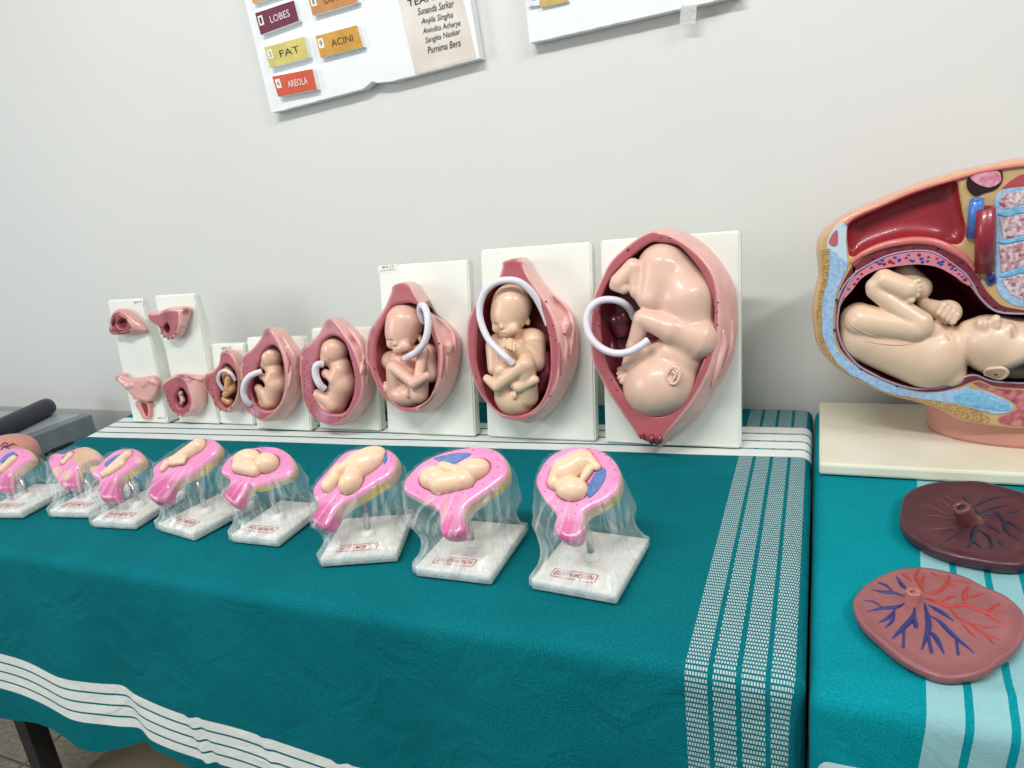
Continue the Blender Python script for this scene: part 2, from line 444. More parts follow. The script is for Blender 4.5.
    nt.links.new(n3.outputs[0], bp.inputs['Height']); nt.links.new(bp.outputs[0], b.inputs['Normal'])
    return m
st = [(-0.1150+i*0.0262, -0.1150+i*0.0262+0.0212) for i in range(4)]
M['cloth1'] = m_cloth('dark_teal_cotton', (0, 92, 102), (14, 122, 130), [(0.095, 0.232, 4, 0.055, -0.1), (-0.728, -0.648, 4, -0.04, -0.7)], [], st, (226, 232, 228))
M['cloth2'] = m_cloth('bright_teal_cotton', (0, 124, 136), (14, 150, 160), [(-0.62, -0.497, 0, 0, 0)], [(0.091, 0.119, .5), (0.1255, 0.151, .5), (0.1575, 0.183, .5), (0.6, 0.69, .5)], [], (190, 222, 224))

# ------------------------------------------------------------------ text
def text_mesh(s, size, shear=0.0, bold=0.0):
    cu = bpy.data.curves.new('t', 'FONT'); cu.body = s; cu.size = size; cu.shear = shear; cu.align_x = 'CENTER'; cu.align_y = 'CENTER'; cu.resolution_u = 2
    cu.offset = bold
    o = bpy.data.objects.new('t', cu); COL.objects.link(o)
    dg = bpy.context.evaluated_depsgraph_get(); me = bpy.data.meshes.new_from_object(o.evaluated_get(dg))
    bpy.data.objects.remove(o); bpy.data.curves.remove(cu)
    return me
def fit_text(name, s, P, U, Vv, width, height, mat, parent, shear=0.0, bold=0.0):
    """lettering centred at P in the plane of U,Vv, scaled to width x height"""
    me = text_mesh(s, 1.0, shear, bold)
    a = np.empty(len(me.vertices)*3); me.vertices.foreach_get('co', a); a = a.reshape(-1, 3)
    if len(a) == 0: return None
    lo, hi = a.min(0), a.max(0); c = (lo+hi)/2
    U = np.array(U); Vv = np.array(Vv)
    q = np.array(P)+np.outer((a[:, 0]-c[0])/(hi[0]-lo[0])*width, U)+np.outer((a[:, 1]-c[1])/(hi[1]-lo[1])*height, Vv)
    me.vertices.foreach_set('co', q.ravel()); me.update(); me.materials.clear()
    return link(name, me, mat, parent)
def quad_plate(name, P4, th, mat, parent, bev=0.0):
    """thin slab: four corners of its front (world), thickness backwards along the normal"""
    P = [np.array(p, float) for p in P4]; n = np.cross(P[1]-P[0], P[3]-P[0]); n /= np.linalg.norm(n)
    vs = [p for p in P]+[p-n*th for p in P]
    fs = [(0, 1, 2, 3), (7, 6, 5, 4)]+[(i, i+4, (i+1) % 4+4, (i+1) % 4) for i in range(4)]
    me = mesh_py(vs, fs, False); return link(name, me, mat, parent)

# ================================================================== THE SETTING
WALL_Y = 0.345; TOP = 0.752
def m_wall():
    m, nt, b = new_mat('off_white_wall_paint')
    b.inputs['Roughness'].default_value = 0.6; b.inputs['Specular IOR Level'].default_value = 0.3
    tc = N(nt, 'ShaderNodeTexCoord'); no = N(nt, 'ShaderNodeTexNoise'); no.inputs['Scale'].default_value = 1.6; no.inputs['Detail'].default_value = 6
    mx = N(nt, 'ShaderNodeMix', data_type='RGBA'); mx.inputs[6].default_value = (*lin((222, 223, 219)), 1); mx.inputs[7].default_value = (*lin((212, 213, 208)), 1)
    nt.links.new(tc.outputs['Object'], no.inputs['Vector']); nt.links.new(no.outputs[0], mx.inputs[0])
    sp = N(nt, 'ShaderNodeSeparateXYZ'); nt.links.new(tc.outputs['Object'], sp.inputs[0])
    nt.links.new(mx.outputs[2], b.inputs['Base Color'])
    n2 = N(nt, 'ShaderNodeTexNoise'); n2.inputs['Scale'].default_value = 14; n2.inputs['Detail'].default_value = 8
    nt.links.new(tc.outputs['Object'], n2.inputs['Vector'])
    bp = N(nt, 'ShaderNodeBump'); bp.inputs['Strength'].default_value = 0.25; bp.inputs['Distance'].default_value = 0.004
    nt.links.new(n2.outputs[0], bp.inputs['Height']); nt.links.new(bp.outputs[0], b.inputs['Normal'])
    return m
M['wall'] = m_wall()
tag(box('wall_back', -4.2, 2.6, WALL_Y, WALL_Y+0.15, 0.0, 3.0, M['wall'], bev=0), kind='structure')
tag(box('trim_1', -4.2, 2.6, WALL_Y-0.006, WALL_Y, 0.0, 0.695, plain('grey_dado_paint', (186, 188, 186), 0.5, var=0.05), bev=0.002), kind='structure')
# floor of speckled tiles
fl = box('floor', -4.2, 2.6, -3.6, WALL_Y, -0.05, -0.004, plain('tile_grout', (110, 106, 100), 0.8), bev=0); tag(fl, kind='structure')
mt = plain('speckled_floor_tile', (176, 166, 150), 0.35, rgb2=(140, 130, 116), vscale=90)
tile = bm_mesh(box_bm(-0.147, 0.147, -0.147, 0.147, -0.012, 0.0, 0.002, 1)); tile.materials.append(mt)
for i in range(12):
    for j in range(10):
        o = bpy.data.objects.new('floor_tile', tile); COL.objects.link(o); o.location = (-3.1+i*0.3, -2.5+j*0.3, 0); o.parent = fl

# ================================================================== TABLES AND CLOTHS
def table(x0, x1, y0, y1, label, slant=0.0):
    t = thing('table', label, 'table', ((x0+x1)/2, (y0+y1)/2, 0))
    me = bm_mesh(box_bm(x0, x1, y0, y1, 0.72, 0.747, 0.003))
    for v in me.vertices: v.co.x += slant*(v.co.y-y0)*(x1-v.co.x)/(x1-x0)
    link('tabletop', me, M['tabletop'], t)
    for x in (x0+0.05, x1-0.05):
        for y in (y0+0.05, y1-0.05):
            box('leg', x-0.018, x+0.018, y-0.018, y+0.018, 0.0, 0.72, M['blackmetal'], t, 0.002)
    for y in (y0+0.05, y1-0.05): box('stretcher', x0+0.07, x1-0.07, y-0.012, y+0.012, 0.12, 0.15, M['blackmetal'], t, 0.002)
    for x in (x0+0.05, x1-0.05): box('side_rail', x-0.012, x+0.012, y0+0.07, y1-0.07, 0.68, 0.715, M['blackmetal'], t, 0.002)
    return t
table(-1.455, -0.036, -0.415, 0.325, 'long table under the dark teal cloth, black metal legs below its hem', -0.26)
table(0.02, 1.25, -0.425, 0.325, 'table under the bright teal cloth on the right')

def drape(name, x0, x1, y0, y1, r, hem, mat, sides, wr, label, skew=0.0):
    """cloth over a table: flat top, rounded edge, skirt hanging on the listed sides; UV = unfolded metres"""
    vs, uvs, fs = [], [], []
    nx, ny = 150, 70
    X = np.linspace(x0, x1, nx); Y = np.linspace(y0, y1, ny)
    def lx(y): return skew*(y-y1)   # slant of the left border
    def topz(x, y):
        z = TOP-0.0016+0.0009*mnoise.noise((x*6, y*7, 1.3))
        for (ax, ay, bx, by, h, wd) in wr:
            e = np.array([bx-ax, by-ay]); t = max(0, min(1, ((x-ax)*e[0]+(y-ay)*e[1])/e.dot(e)))
            d = math.hypot(x-ax-t*e[0], y-ay-t*e[1]); z += h*math.exp(-(d/wd)**2)
        return z
    for j in range(ny):
        for i in range(nx):
            x = X[i]+lx(Y[j])*(1-i/(nx-1)); vs.append((x, Y[j], topz(x, Y[j]))); uvs.append((x, Y[j]))
    for j in range(ny-1):
        for i in range(nx-1):
            a = j*nx+i; fs.append((a, a+1, a+nx+1, a+nx))
    # perimeter: back-left -> front-left -> front-right -> back-right (following the requested sides)
    def skirt(base, nrm, u0, L, tag_):
        n = len(base); prof = []
        for k in range(5): a = k/4*math.pi/2; prof.append((r*math.sin(a), r*(1-math.cos(a)), r*a))
        m = 26
        start = len(vs)
        for lv in range(5+m):
            for q in range(n):
                bx, by = base[q]; nxq, nyq = nrm[q]; ll = L(bx, by)
                if lv < 5: o, dz, s_ = prof[lv]
                else:
                    f = (lv-4)/m; o, dz, s_ = r, r+f*ll, r*math.pi/2+f*ll
                    k = bx*1.0+by*0.7
                    amp = (0.0026 if nyq < -0.9 else 0.0003)*min(1, f*1.6)
                    o += amp*(math.sin(k*23+1.0+2.2*f)+0.8*math.sin(k*11+0.5)+0.9*mnoise.noise((k*9, f*1.5, 3)))+(0.010 if nyq < -0.9 else 0.0)*f
                    for (fx, fw, fa) in FOLDS.get(name, []):
                        o += fa*f*math.exp(-((bx-0.05*f-fx)/fw)**2)
                vs.append((bx+nxq*o, by+nyq*o, topz(bx, by)-dz)); uvs.append((bx+nxq*s_, by+nyq*s_))
        for lv in range(4+m):
            for q in range(n-1):
                a = start+lv*n+q; fs.append((a, a+n, a+n+1, a+1))
    def corner(cx, cy, a0, a1, k=8):
        return [((cx, cy), (math.cos(a0+(a1-a0)*i/k), math.sin(a0+(a1-a0)*i/k))) for i in range(k+1)]
    base, nrm = [], []
    xl0, xl1 = x0+lx(y0), x0+lx(y1)
    if 'l' in sides:
        for i in range(60):
            y = y1+(y0-y1)*i/59; base.append((x0+lx(y), y)); nrm.append((-1, 0))
        for c, n_ in corner(xl0, y0, math.pi, math.pi*1.5)[1:-1]: base.append(c); nrm.append(n_)
    for i in range(420):
        base.append((xl0+(x1-xl0)*i/419, y0)); nrm.append((0, -1))
    if 'r' in sides:
        for c, n_ in corner(x1, y0, -math.pi/2, 0)[1:]: base.append(c); nrm.append(n_)
        for i in range(60): base.append((x1, y0+(y1-y0)*i/59)); nrm.append((1, 0))
    skirt(base, nrm, 0, hem, None)
    # back drop
    st_ = len(vs)
    for lv in range(4):
        for i in range(nx):
            x = X[i]+lx(y1)*(1-i/(nx-1)); vs.append((x, y1+0.006*min(lv, 1), topz(x, y1)-0.02*lv)); uvs.append((x, y1+0.02*lv))
    for lv in range(3):
        for i in range(nx-1):
            a = st_+lv*nx+i; fs.append((a, a+1, a+nx+1, a+nx))
    me = mesh_py(vs, fs); ul = me.uv_layers.new(name='UVMap')
    li = np.empty(len(me.loops), np.int32); me.loops.foreach_get('vertex_index', li)
    ul.data.foreach_set('uv', np.array(uvs)[li].ravel())
    o = own_origin(link(name, me, mat)); tag(o, label, 'tablecloth')
    return o
FOLDS = {'tablecloth': [(-1.13, 0.06, 0.012), (-1.02, 0.025, -0.010), (-0.86, 0.008, 0.0045), (-0.848, 0.006, -0.003), (-0.60, 0.008, 0.005), (-0.588, 0.006, -0.003), (-0.73, 0.008, 0.003), (-0.36, 0.008, 0.004), (-0.30, 0.05, 0.010), (-0.48, 0.05, -0.010)], 'tablecloth.001': []}
wr1 = [(-0.70, -0.08, -0.60, 0.02, 0.0018, 0.005), (-0.78, -0.05, -0.72, 0.06, 0.0012, 0.004), (-0.2, -0.16, -0.13, -0.02, 0.0012, 0.006),
       (-0.5, -0.405, -0.15, -0.385, 0.0012, 0.008), (-1.1, -0.1, -0.85, 0.0, 0.0015, 0.005), (-0.27, 0.0, -0.2, 0.05, 0.004, 0.018), (-1.0, -0.40, -0.66, -0.375, 0.0012, 0.006)]
drape('tablecloth', -1.655, -0.0225, -0.412, 0.327, 0.016, lambda x, y: 0.315+0.012*math.sin(x*9)+0.01*math.sin(x*23+1), M['cloth1'], 'lr', wr1,
      'dark teal cotton tablecloth with white striped hem and dashed white side stripes', skew=-0.26)
drape('tablecloth', 0.0130, 1.262, -0.422, 0.327, 0.016, lambda x, y: 0.30+0.01*math.sin(x*13), M['cloth2'], 'lr',
      [(0.02, -0.40, 0.2, -0.395, 0.003, 0.01), (0.1, -0.41, 0.4, -0.36, 0.002, 0.012)], 'bright teal cotton tablecloth with pale bands under the two placentas')

# ================================================================== STANDING MODELS ON BOARDS
def bvh_world(me): 
    return BVHTree.FromPolygons([tuple(v.co) for v in me.vertices], [tuple(p.vertices) for p in me.polygons])
def hit(b, px, py):
    d = rayd((px, py)); d = d/np.linalg.norm(d)
    r = b.ray_cast(Vector(CAM), Vector(d))
    return (np.array(r[0]), np.array(r[1])) if r[0] is not None else (None, None)
def relief(name, b, pts, r, mat, parent, n=30, lift=0.3, segs=8):
    """raised cord following the surface under the given photo points"""
    P = []
    for q in pts:
        p, nn = hit(b, q[0], q[1])
        if p is not None: P.append(p+nn*r*lift)
    if len(P) < 2: return None
    rr = r if np.isscalar(r) else r
    vs, fs = tube(P, [rr*0.35]+[rr]*(len(P)-2)+[rr*0.35] if len(P) > 2 else rr, segs, n)
    return link(name, mesh_py(vs, fs), mat, parent)

FLESH = (230, 182, 158); ROSE = (174, 90, 97); PINK = (230, 178, 170); DEEP = (112, 42, 52)
BOARD_Y = 0.125
def board_frame(bl, br, tl, tr, lean):
    a, b = on_z(bl, TOP), on_z(br, TOP)
    x0, x1 = a[0], b[0]; al = math.radians(lean)
    Vv = V(0, math.sin(al), math.cos(al)); Nn = V(0, -math.cos(al), math.sin(al))
    fr = Frame((0.5*(x0+x1), 0.5*(a[1]+b[1]), TOP+0.001), V(1, 0, 0), Vv, Nn)
    h = 0.5*(fr.at(*tl)[1]+fr.at(*tr)[1])
    fr.depth_scale((bl[0]+br[0])/2, (bl[1]+tl[1])/2)
    return fr, (x1-x0)/2, h
def board(label, bl, br, tl, tr, lean, th=0.024, wedge=0.0, rise=0.0):
    fr, hw, h = board_frame(bl, br, tl, tr, lean)
    t = thing('fetal_development_model', label, 'anatomical model', mat=fr.matrix(), group='anatomical models on upright cream boards')
    # panel: front in the plane n=0, bottom cut level with the cloth
    sa, ca = math.sin(math.radians(lean)), math.cos(math.radians(lean))
    bm = bmesh.new(); r = 0.006
    def thick(v): return th+wedge*(1-v/h)
    pts = []
    for u, v in ((-hw, 0), (hw, 0), (hw, h), (-hw, h)):
        n = -thick(v); vb = (thick(0)*sa/ca*0 if v == 0 else v)
        pts.append(((u, v, 0), (u, (v if v > 0 else sa/ca*thick(0)), n)))
    F = [bm.verts.new(tuple(fr.world(p[0]))) for p in pts]; B = [bm.verts.new(tuple(fr.world(p[1]))) for p in pts]
    bm.faces.new(F); bm.faces.new(B[::-1])
    for i in range(4): bm.faces.new((F[i], B[i], B[(i+1) % 4], F[(i+1) % 4]))
    bmesh.ops.recalc_face_normals(bm, faces=bm.faces[:])
    bmesh.ops.bevel(bm, geom=bm.edges[:], offset=0.003, segments=2, affect='EDGES')
    link('board', bm_mesh(bm), M['board'], t)
    if not wedge:   # easel strut behind
        P0 = fr.world((0, h*0.62, -th)); P1 = V(P0[0], P0[1]+0.075, TOP+0.002)
        vs, fs = [], []
        for P, dy in ((P0, 0.0), (P1, 0.0)):
            for dx, d in ((-0.03, -0.006), (0.03, -0.006), (0.03, 0.006), (-0.03, 0.006)): vs.append((P[0]+dx, P[1]+d, P[2]))
        fs = [(0, 1, 2, 3), (7, 6, 5, 4)]+[(i, i+4, (i+1) % 4+4, (i+1) % 4) for i in range(4)]
        link('support_strut', mesh_py(vs, fs, False), M['boardside'], t)
    return t, fr, hw, h

def uterus(t, fr, left, right, rimr, cav, h, vox, extra=None, rim=ROSE, side=PINK, deep=DEEP, floor=0.14, zones=(), spots=(), name='uterus', bulge=1.5, capw=0.006, reliefs=()):
    """half shell: rim polygon at height h (px), silhouette on the right lower down, carved cavity"""
    s = fr.s; H = h*s
    L = [fr.at(x, y, H)[:2] for x, y in left]
    rr_ = [fr.at(x, y, H)[:2] for x, y in rimr]; R = crom(L[:-1]+[L[-1]*0.6+rr_[0]*0.4]+rr_, True, 110)
    rs_ = [fr.at(x, y, 0.35*H)[:2] for x, y in right]
    while len(rs_) > 3 and rs_[0][0] < L[-1][0]+4*s: rs_.pop(0)
    while len(rs_) > 3 and rs_[-1][0] < L[0][0]+4*s: rs_.pop()
    B = crom(L+rs_, True, 110)
    Cv = crom([fr.at(x, y, H)[:2] for x, y in cav], True, 90) if cav else None
    allp = np.concatenate([R, B]); lo = np.array([*allp.min(0)-0.006, 0]); hi = np.array([*allp.max(0)+0.006, H])
    if extra is not None:
        l2, h2 = extra.bounds(); lo = np.minimum(lo, l2); hi = np.maximum(hi, h2)
    lo[2] = 0.0
    (X, Y, Z), org = grid(lo, hi, vox)
    dR = poly_sdf(R, X[:, :, 0], Y[:, :, 0])[:, :, None]; dB = poly_sdf(B, X[:, :, 0], Y[:, :, 0])[:, :, None]
    tt = np.clip(Z/H, 0, 1)
    wgt = np.clip((tt-0.25)/0.75, 0, 1); wgt = wgt**1.6
    d2 = dB*(1-wgt)+dR*wgt-bulge*s*np.sin(np.pi*np.clip(tt, 0, 1))+np.clip(0.25-tt, 0, 1)*6*s
    d = smax(d2, Z-H, 2.5*s)
    if extra is not None: d = smin(d, extra.field(X, Y, Z), 2.5*s)
    if cav:
        dC = poly_sdf(Cv, X[:, :, 0], Y[:, :, 0])[:, :, None]
        dc = smax(dC+capw*(1-tt)**2, floor*H-Z, 5*s)
        d = smax(d, -dc, 2.0*s)
    d = np.maximum(d, -Z)
    vs, fs = nets(d, org, vox)
    x, y, z = vs[:, 0], vs[:, 1], vs[:, 2]
    r_ = poly_sdf(R, x, y); cols = np.tile(np.array(lin(side)), (len(vs), 1))
    nz = np.array([mnoise.noise((a*70, b*70, c*40)) for a, b, c in vs])
    f = np.clip((z-(H-2.2*s))/(1.0*s), 0, 1)*np.clip((-r_-0.6*s)/(1.6*s), 0, 1)
    cols += f[:, None]*(np.array(lin(rim))-cols)
    if cav:
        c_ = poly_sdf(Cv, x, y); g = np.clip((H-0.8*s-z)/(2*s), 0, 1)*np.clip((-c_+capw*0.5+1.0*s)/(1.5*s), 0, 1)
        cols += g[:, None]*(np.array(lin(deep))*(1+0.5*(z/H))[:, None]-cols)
    for (zx, zy, zn, rad, zc) in zones:
        p = fr.at(zx, zy, zn*s); q = np.sqrt(((vs-p)**2).sum(1)); g = np.clip((1.15*rad*s-q)/(0.8*rad*s), 0, 1)*0.85
        cols += g[:, None]*(np.array(lin(zc))-cols)
    cols *= (1+0.05*nz)[:, None]
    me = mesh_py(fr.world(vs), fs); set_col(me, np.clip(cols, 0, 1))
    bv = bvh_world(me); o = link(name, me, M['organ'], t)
    for (nm, pts, rr, mt_) in reliefs: relief(nm, bv, pts, rr*s, mt_, o, 24, 0.35)
    if spots:
        parts = []
        for q in spots:
            p = fr.at(q[0], q[1], H); rr = (q[2] if len(q) > 2 else 0.75)*s
            parts.append(lathe([(rr*0.6, 0.4*rr+0.0004), (rr, 0.0002), (rr, -0.002)], fr.world(p), fr.A[2], 8))
        vs, fs = join(parts); tag(link('vessel_spots', mesh_py(vs, fs), M['dot'], o), kind='stuff')
    return o
def cord(t, fr, pts, r, n=60, name='umbilical_cord'):
    P = [fr.world(fr.at(x, y, z*fr.s)) for x, y, z in pts]
    vs, fs = tube(P, r*fr.s, 12, n); o = link(name, mesh_py(vs, fs), M['cord'], t); return o
def slip(t, fr, P4, lines, name='paper_label'):
    q = [fr.world(fr.at(x, y, 0.0005)) for x, y in P4]
    o = quad_plate(name, q, 0.0004, M['tagpaper'], t)
    U = q[1]-q[0]; W = np.linalg.norm(U); U = U/W; Vv = q[3]-q[0]; Hh = np.linalg.norm(Vv); Vv = Vv/Hh; c = sum(q)/4; n = np.cross(U, Vv)
    for i, (tx, wd, yo, hh) in enumerate(lines):
        fit_text('lettering', tx, c+Vv*Hh*yo+n*0.0003, U, Vv, W*wd, Hh*hh, M['ink'], o)
    return o

# ---- 8: full term, head down
t, fr, hw, hh = board('largest uterus model with a head-down fetus and ringed white cord on cream board', (605, 444), (741, 449), (606, 241), (737, 229), 10)
b8_left = [(650, 231), (631.6, 242), (611, 260.6), (600, 281), (593, 298), (590, 320), (590, 344), (593, 364), (600, 377), (610, 396), (622, 414), (633, 430), (638.6, 438), (649, 444)]
b8_right = [(662, 445), (670.6, 436), (686, 425), (702, 411), (714, 391), (724, 375), (732, 356), (736, 330), (736, 314), (734, 290), (725, 271), (713, 254), (697, 240), (681, 232), (666, 229)]
b8_rim = [(661, 443), (667, 433), (678, 420), (692, 402), (702, 385), (711, 366), (716, 346), (719, 325), (719, 305), (717, 287), (713, 274), (704, 260), (689, 246), (671, 235), (660, 232)]
b8_cav = [(661, 242), (649, 243), (631.6, 256), (614, 273), (603.5, 292), (600, 307), (600, 326), (602, 345), (606, 362), (616, 383), (627, 399), (639, 411), (653, 416), (667.5, 415), (681.6, 406), (691, 392), (699, 370), (706.6, 352), (713, 330), (714, 307), (710, 290), (702, 273), (689, 256), (677, 245)]
ex = Body(fr, PINK)
ex.c(717, 350, 20, 5, 722, 372, 16, 4).c(716, 372, 26, 4, 712, 392, 22, 3).c(727, 330, 14, 4, 724, 360, 14, 4)
uterus(t, fr, b8_left, b8_right, b8_rim, b8_cav, 44, 0.0021, ex, zones=[(649, 441, 44, 9, (120, 40, 55)), (657, 442, 40, 8, (110, 36, 50)), (653, 430, 44, 15, (186, 90, 96)), (714, 374, 28, 7, (184, 84, 100)), (599, 371, 38, 6, (176, 80, 96))],
       spots=[(628, 250, 1.3), (661, 238), (670, 238), (718, 302.5), (717, 312), (717.5, 325), (711, 342), (706, 358), (599, 326), (602, 344), (612, 380), (617, 390)], capw=0.012, reliefs=[('round_ligament', [(722, 330), (723, 345), (719, 360), (716, 372), (711, 386)], 3.2, M['lig']), ('round_ligament', [(731, 320), (731, 338), (728, 352), (722, 368)], 2.2, M['lig']), ('cervix_fold', [(642, 434), (643, 438), (645, 442)], 3.0, M['cerv']), ('cervix_fold', [(652, 434), (652, 439), (652, 443)], 3.4, M['cerv']), ('cervix_fold', [(661, 435), (660, 439), (659, 443)], 2.8, M['cerv'])])
f = Body(fr, (229, 190, 170), 3.0)
f.c(664, 268, 26, 25, 685, 299, 27, 28.5).c(685, 299, 27, 28.5, 689, 338, 27, 24).c(689, 340, 26, 22, 668, 378, 28, 24)
f.c(661, 267, 34, 20, 651, 298, 43, 13.5, k=6)
f.c(650, 300, 43, 10, 638, 291, 44, 7.5, k=3).c(638, 291, 44, 7.5, 634, 270, 44, 7.5, k=2.5).c(633, 266.5, 44, 8, 619, 282, 46, 8.5, k=2)
f.c(614, 286, 47, 4.5, 624, 289, 47, 5, k=2)
f.c(698, 338, 36, 20, 672, 329, 46, 13, k=3).c(672, 329, 46, 13, 643, 318.5, 50, 9, k=3).c(642, 320, 50, 8.5, 634, 346, 42, 7, k=2)
f.c(634, 346, 42, 7, 627, 366, 37, 5.5)
f.e(646, 356, 26, 16, 20, 20, 20, k=5).e(668, 352, 30, 18, 15, 19, 0, k=5)
for i, (a, b) in enumerate(((619, 369), (618, 373.5), (619, 378), (621, 382))): f.c(626, 368+i*3, 37, 2.6, a, b, 37, 2.1, k=1.0)
f.e(660, 384, 30, 37, 32, 31, 25, k=2.5)
f.c(672, 264, 62, 1.2, 657, 306, 57, 1.0, k=7, cut=True, col=(210, 156, 138))
me = f.mesh(0.0017, 0.004); fb = link('fetus', me, M['flesh'], t)
ear = [(674, 382), (668, 380), (666.5, 376), (670, 369.5), (675, 367), (679.5, 370), (680, 376), (677, 382), (673, 384), (669, 382.5)]
vs1 = tube([fr.world(fr.at(x, y, 58.2*fr.s)) for x, y in ear], 1.5*fr.s, 8, 40)
vs2 = tube([fr.world(fr.at(x, y, 58.4*fr.s)) for x, y in ((672, 380), (675, 377), (674.5, 373), (672, 372))], 1.2*fr.s, 8, 20)
me = mesh_py(*join([vs1, vs2])); set_col(me, np.tile(lin((233, 196, 176)), (len(me.vertices), 1))); link('ear', me, M['flesh'], fb)
cord(t, fr, [(648, 340, 54), (640, 346, 58), (628, 352, 60), (614, 353, 62), (600, 347, 62), (590, 336, 62), (586.5, 322, 60), (589, 310, 58), (597, 302, 56), (608, 299.5, 52), (620, 301.5, 46), (629, 308, 36), (634, 318, 26)], 3.5, 90)
# folded placenta in the cavity
me = Body(fr, (104, 38, 50), 2).c(615, 322, 12, 9, 622, 332, 12, 8).c(606, 335, 12, 6, 612, 350, 14, 7).c(624, 316, 14, 5, 626, 326, 14, 5).c(604, 352, 20, 5, 612, 360, 18, 5).mesh(0.0022, 0.004); link('placenta', me, M['organ'], t)

# ---- 7
t, fr, hw, hh = board('uterus model with a cross-legged fetus under a white cord arching over its head', (487, 438), (596, 442), (481, 250), (592, 241), 11)
l7 = [(503, 261), (501.6, 267), (497, 280), (486, 289), (476.6, 303), (469, 316), (466, 331), (466, 350), (470, 371), (478, 391), (489, 406.6), (503, 418), (517, 423)]
r7 = [(531, 422), (544, 416), (559, 400), (571, 377), (576, 358), (576, 339), (573, 322), (566, 309), (550, 292), (537.5, 278), (529, 265), (525, 258.6)]
m7 = [(527, 418), (538, 411), (550, 397), (558, 377), (560, 353), (559, 340), (556, 325), (549, 308), (541, 295), (530, 279), (524, 267), (521, 259.5)]
c7 = [(509, 281), (498, 282), (488, 293), (480, 310), (476.6, 328), (476, 361), (481, 381), (487, 399), (497, 411), (512.5, 416), (529, 412), (542, 399), (549, 377), (550, 353), (548, 335), (543, 314), (537, 301), (528, 288), (519, 281)]
ex = Body(fr, PINK)
ex.c(560, 312, 20, 3, 568, 330, 12, 3).c(562, 322, 18, 5, 563, 334, 18, 5).c(563, 340, 18, 2.5, 565, 375, 14, 2.5).c(570, 330, 10, 3, 571, 365, 10, 3).c(470, 322, 32, 3, 469, 350, 32, 3)
uterus(t, fr, l7, r7, m7, c7, 38, 0.0021, ex, spots=[(546, 301.5), (552.5, 325.5), (549, 335), (476, 377), (550, 396), (556, 340)], zones=[(556, 302, 22, 9, (172, 78, 92)), (562, 311, 18, 7, (176, 84, 96)), (474, 309, 34, 6, (150, 66, 78)), (513, 262, 38, 8, (168, 76, 88)), (524, 413, 38, 8, (196, 104, 110))], capw=0.01, reliefs=[('ovary', [(564, 317), (564.5, 325), (563.5, 334)], 5, M['lig']), ('fallopian_tube', [(553, 296), (562, 304), (569, 313), (572, 326), (571, 342), (569, 358)], 2.2, M['lig']), ('ligament', [(564, 336), (566, 346), (565, 358), (567, 372)], 1.8, M['lig']), ('ligament', [(559, 342), (560, 360), (560, 376)], 1.6, M['ligd'])])
f = Body(fr, (230, 194, 164), 2.2)
f.e(512, 305, 27, 19.5, 21, 19.5, -6).e(507.5, 319, 30, 15.5, 15, 15.5, -10, k=9)
f.e(502, 327, 43.5, 2.3, 2.6, 3.6, 0, k=2.5).e(504, 332, 41.5, 4, 1.6, 3, -5, k=1.6).e(505, 335, 39, 5.5, 2.8, 4, 0, k=3)
f.e(497, 328.5, 38, 4.5, 4.5, 5, 0, k=4).e(513, 329, 39, 6.5, 5.5, 6, 0, k=5)
f.c(493.8, 323.8, 43.5, 0.7, 498.2, 324.8, 46, 0.7, k=1.2, cut=True, col=(176, 126, 100)).c(506.5, 324.6, 47.5, 0.7, 513.5, 323.2, 46.5, 0.7, k=1.2, cut=True, col=(176, 126, 100))
f.c(500.5, 333.3, 45.5, 0.5, 507.5, 333.6, 45, 0.5, k=.8, cut=True, col=(186, 110, 95))
f.e(527.5, 321, 24, 2.6, 4.4, 3, 10, k=1.6)
f.c(499, 345, 19, 12, 531, 341, 19, 13).c(515, 350, 19, 20, 516, 390, 16, 21)
f.c(495, 346, 24, 9.5, 496, 368, 28, 8.5)
f.c(534, 341, 24, 12, 535.5, 362, 26, 10).c(533, 362, 31, 8, 517, 348, 43, 6.5, k=1.8)
f.e(510, 344.5, 45, 6, 6.4, 5, 0, k=1.6)
for i in range(4): f.c(504.5+i*3.4, 339+i*1.4, 48.5, 1.5, 504+i*3.4, 347+i*1.1, 50, 1.5, k=0.5)
f.e(516, 398, 24, 21, 18, 19, 0)
f.c(506, 396, 30, 11.5, 502, 370, 44, 8.5, k=2.5).c(527, 396, 30, 11.5, 526, 365, 44, 9, k=2)
f.c(525, 364.5, 46, 7.8, 498, 385, 47, 6, k=1.4).c(497, 386, 47, 6, 487, 378.5, 45, 4, k=1.5)
f.c(503, 372, 43, 7, 519, 387, 41, 5.8, k=1.4).c(520, 387, 43, 5.8, 535, 380, 43, 4.2, k=1.5)
f.e(514.5, 395.5, 43.5, 2.6, 4, 2.6, 0, k=1.4)
link('fetus', f.mesh(0.0014, 0.004), M['flesh'], t)
cord(t, fr, [(513, 364, 52), (507, 358, 55), (501, 352.5, 55), (489, 340, 54), (482, 325, 53), (479.5, 310, 52), (484, 293, 52), (496, 282.5, 52), (511, 280, 50), (523, 284, 46), (534, 295, 40), (542, 309, 34), (548.5, 325, 30)], 3.3, 90)
me = Body(fr, (120, 46, 60), 2).c(545, 375, 18, 7, 540, 388, 14, 7).c(546, 355, 20, 4, 548, 372, 20, 5).mesh(0.0022, 0.004); link('placenta', me, M['organ'], t)

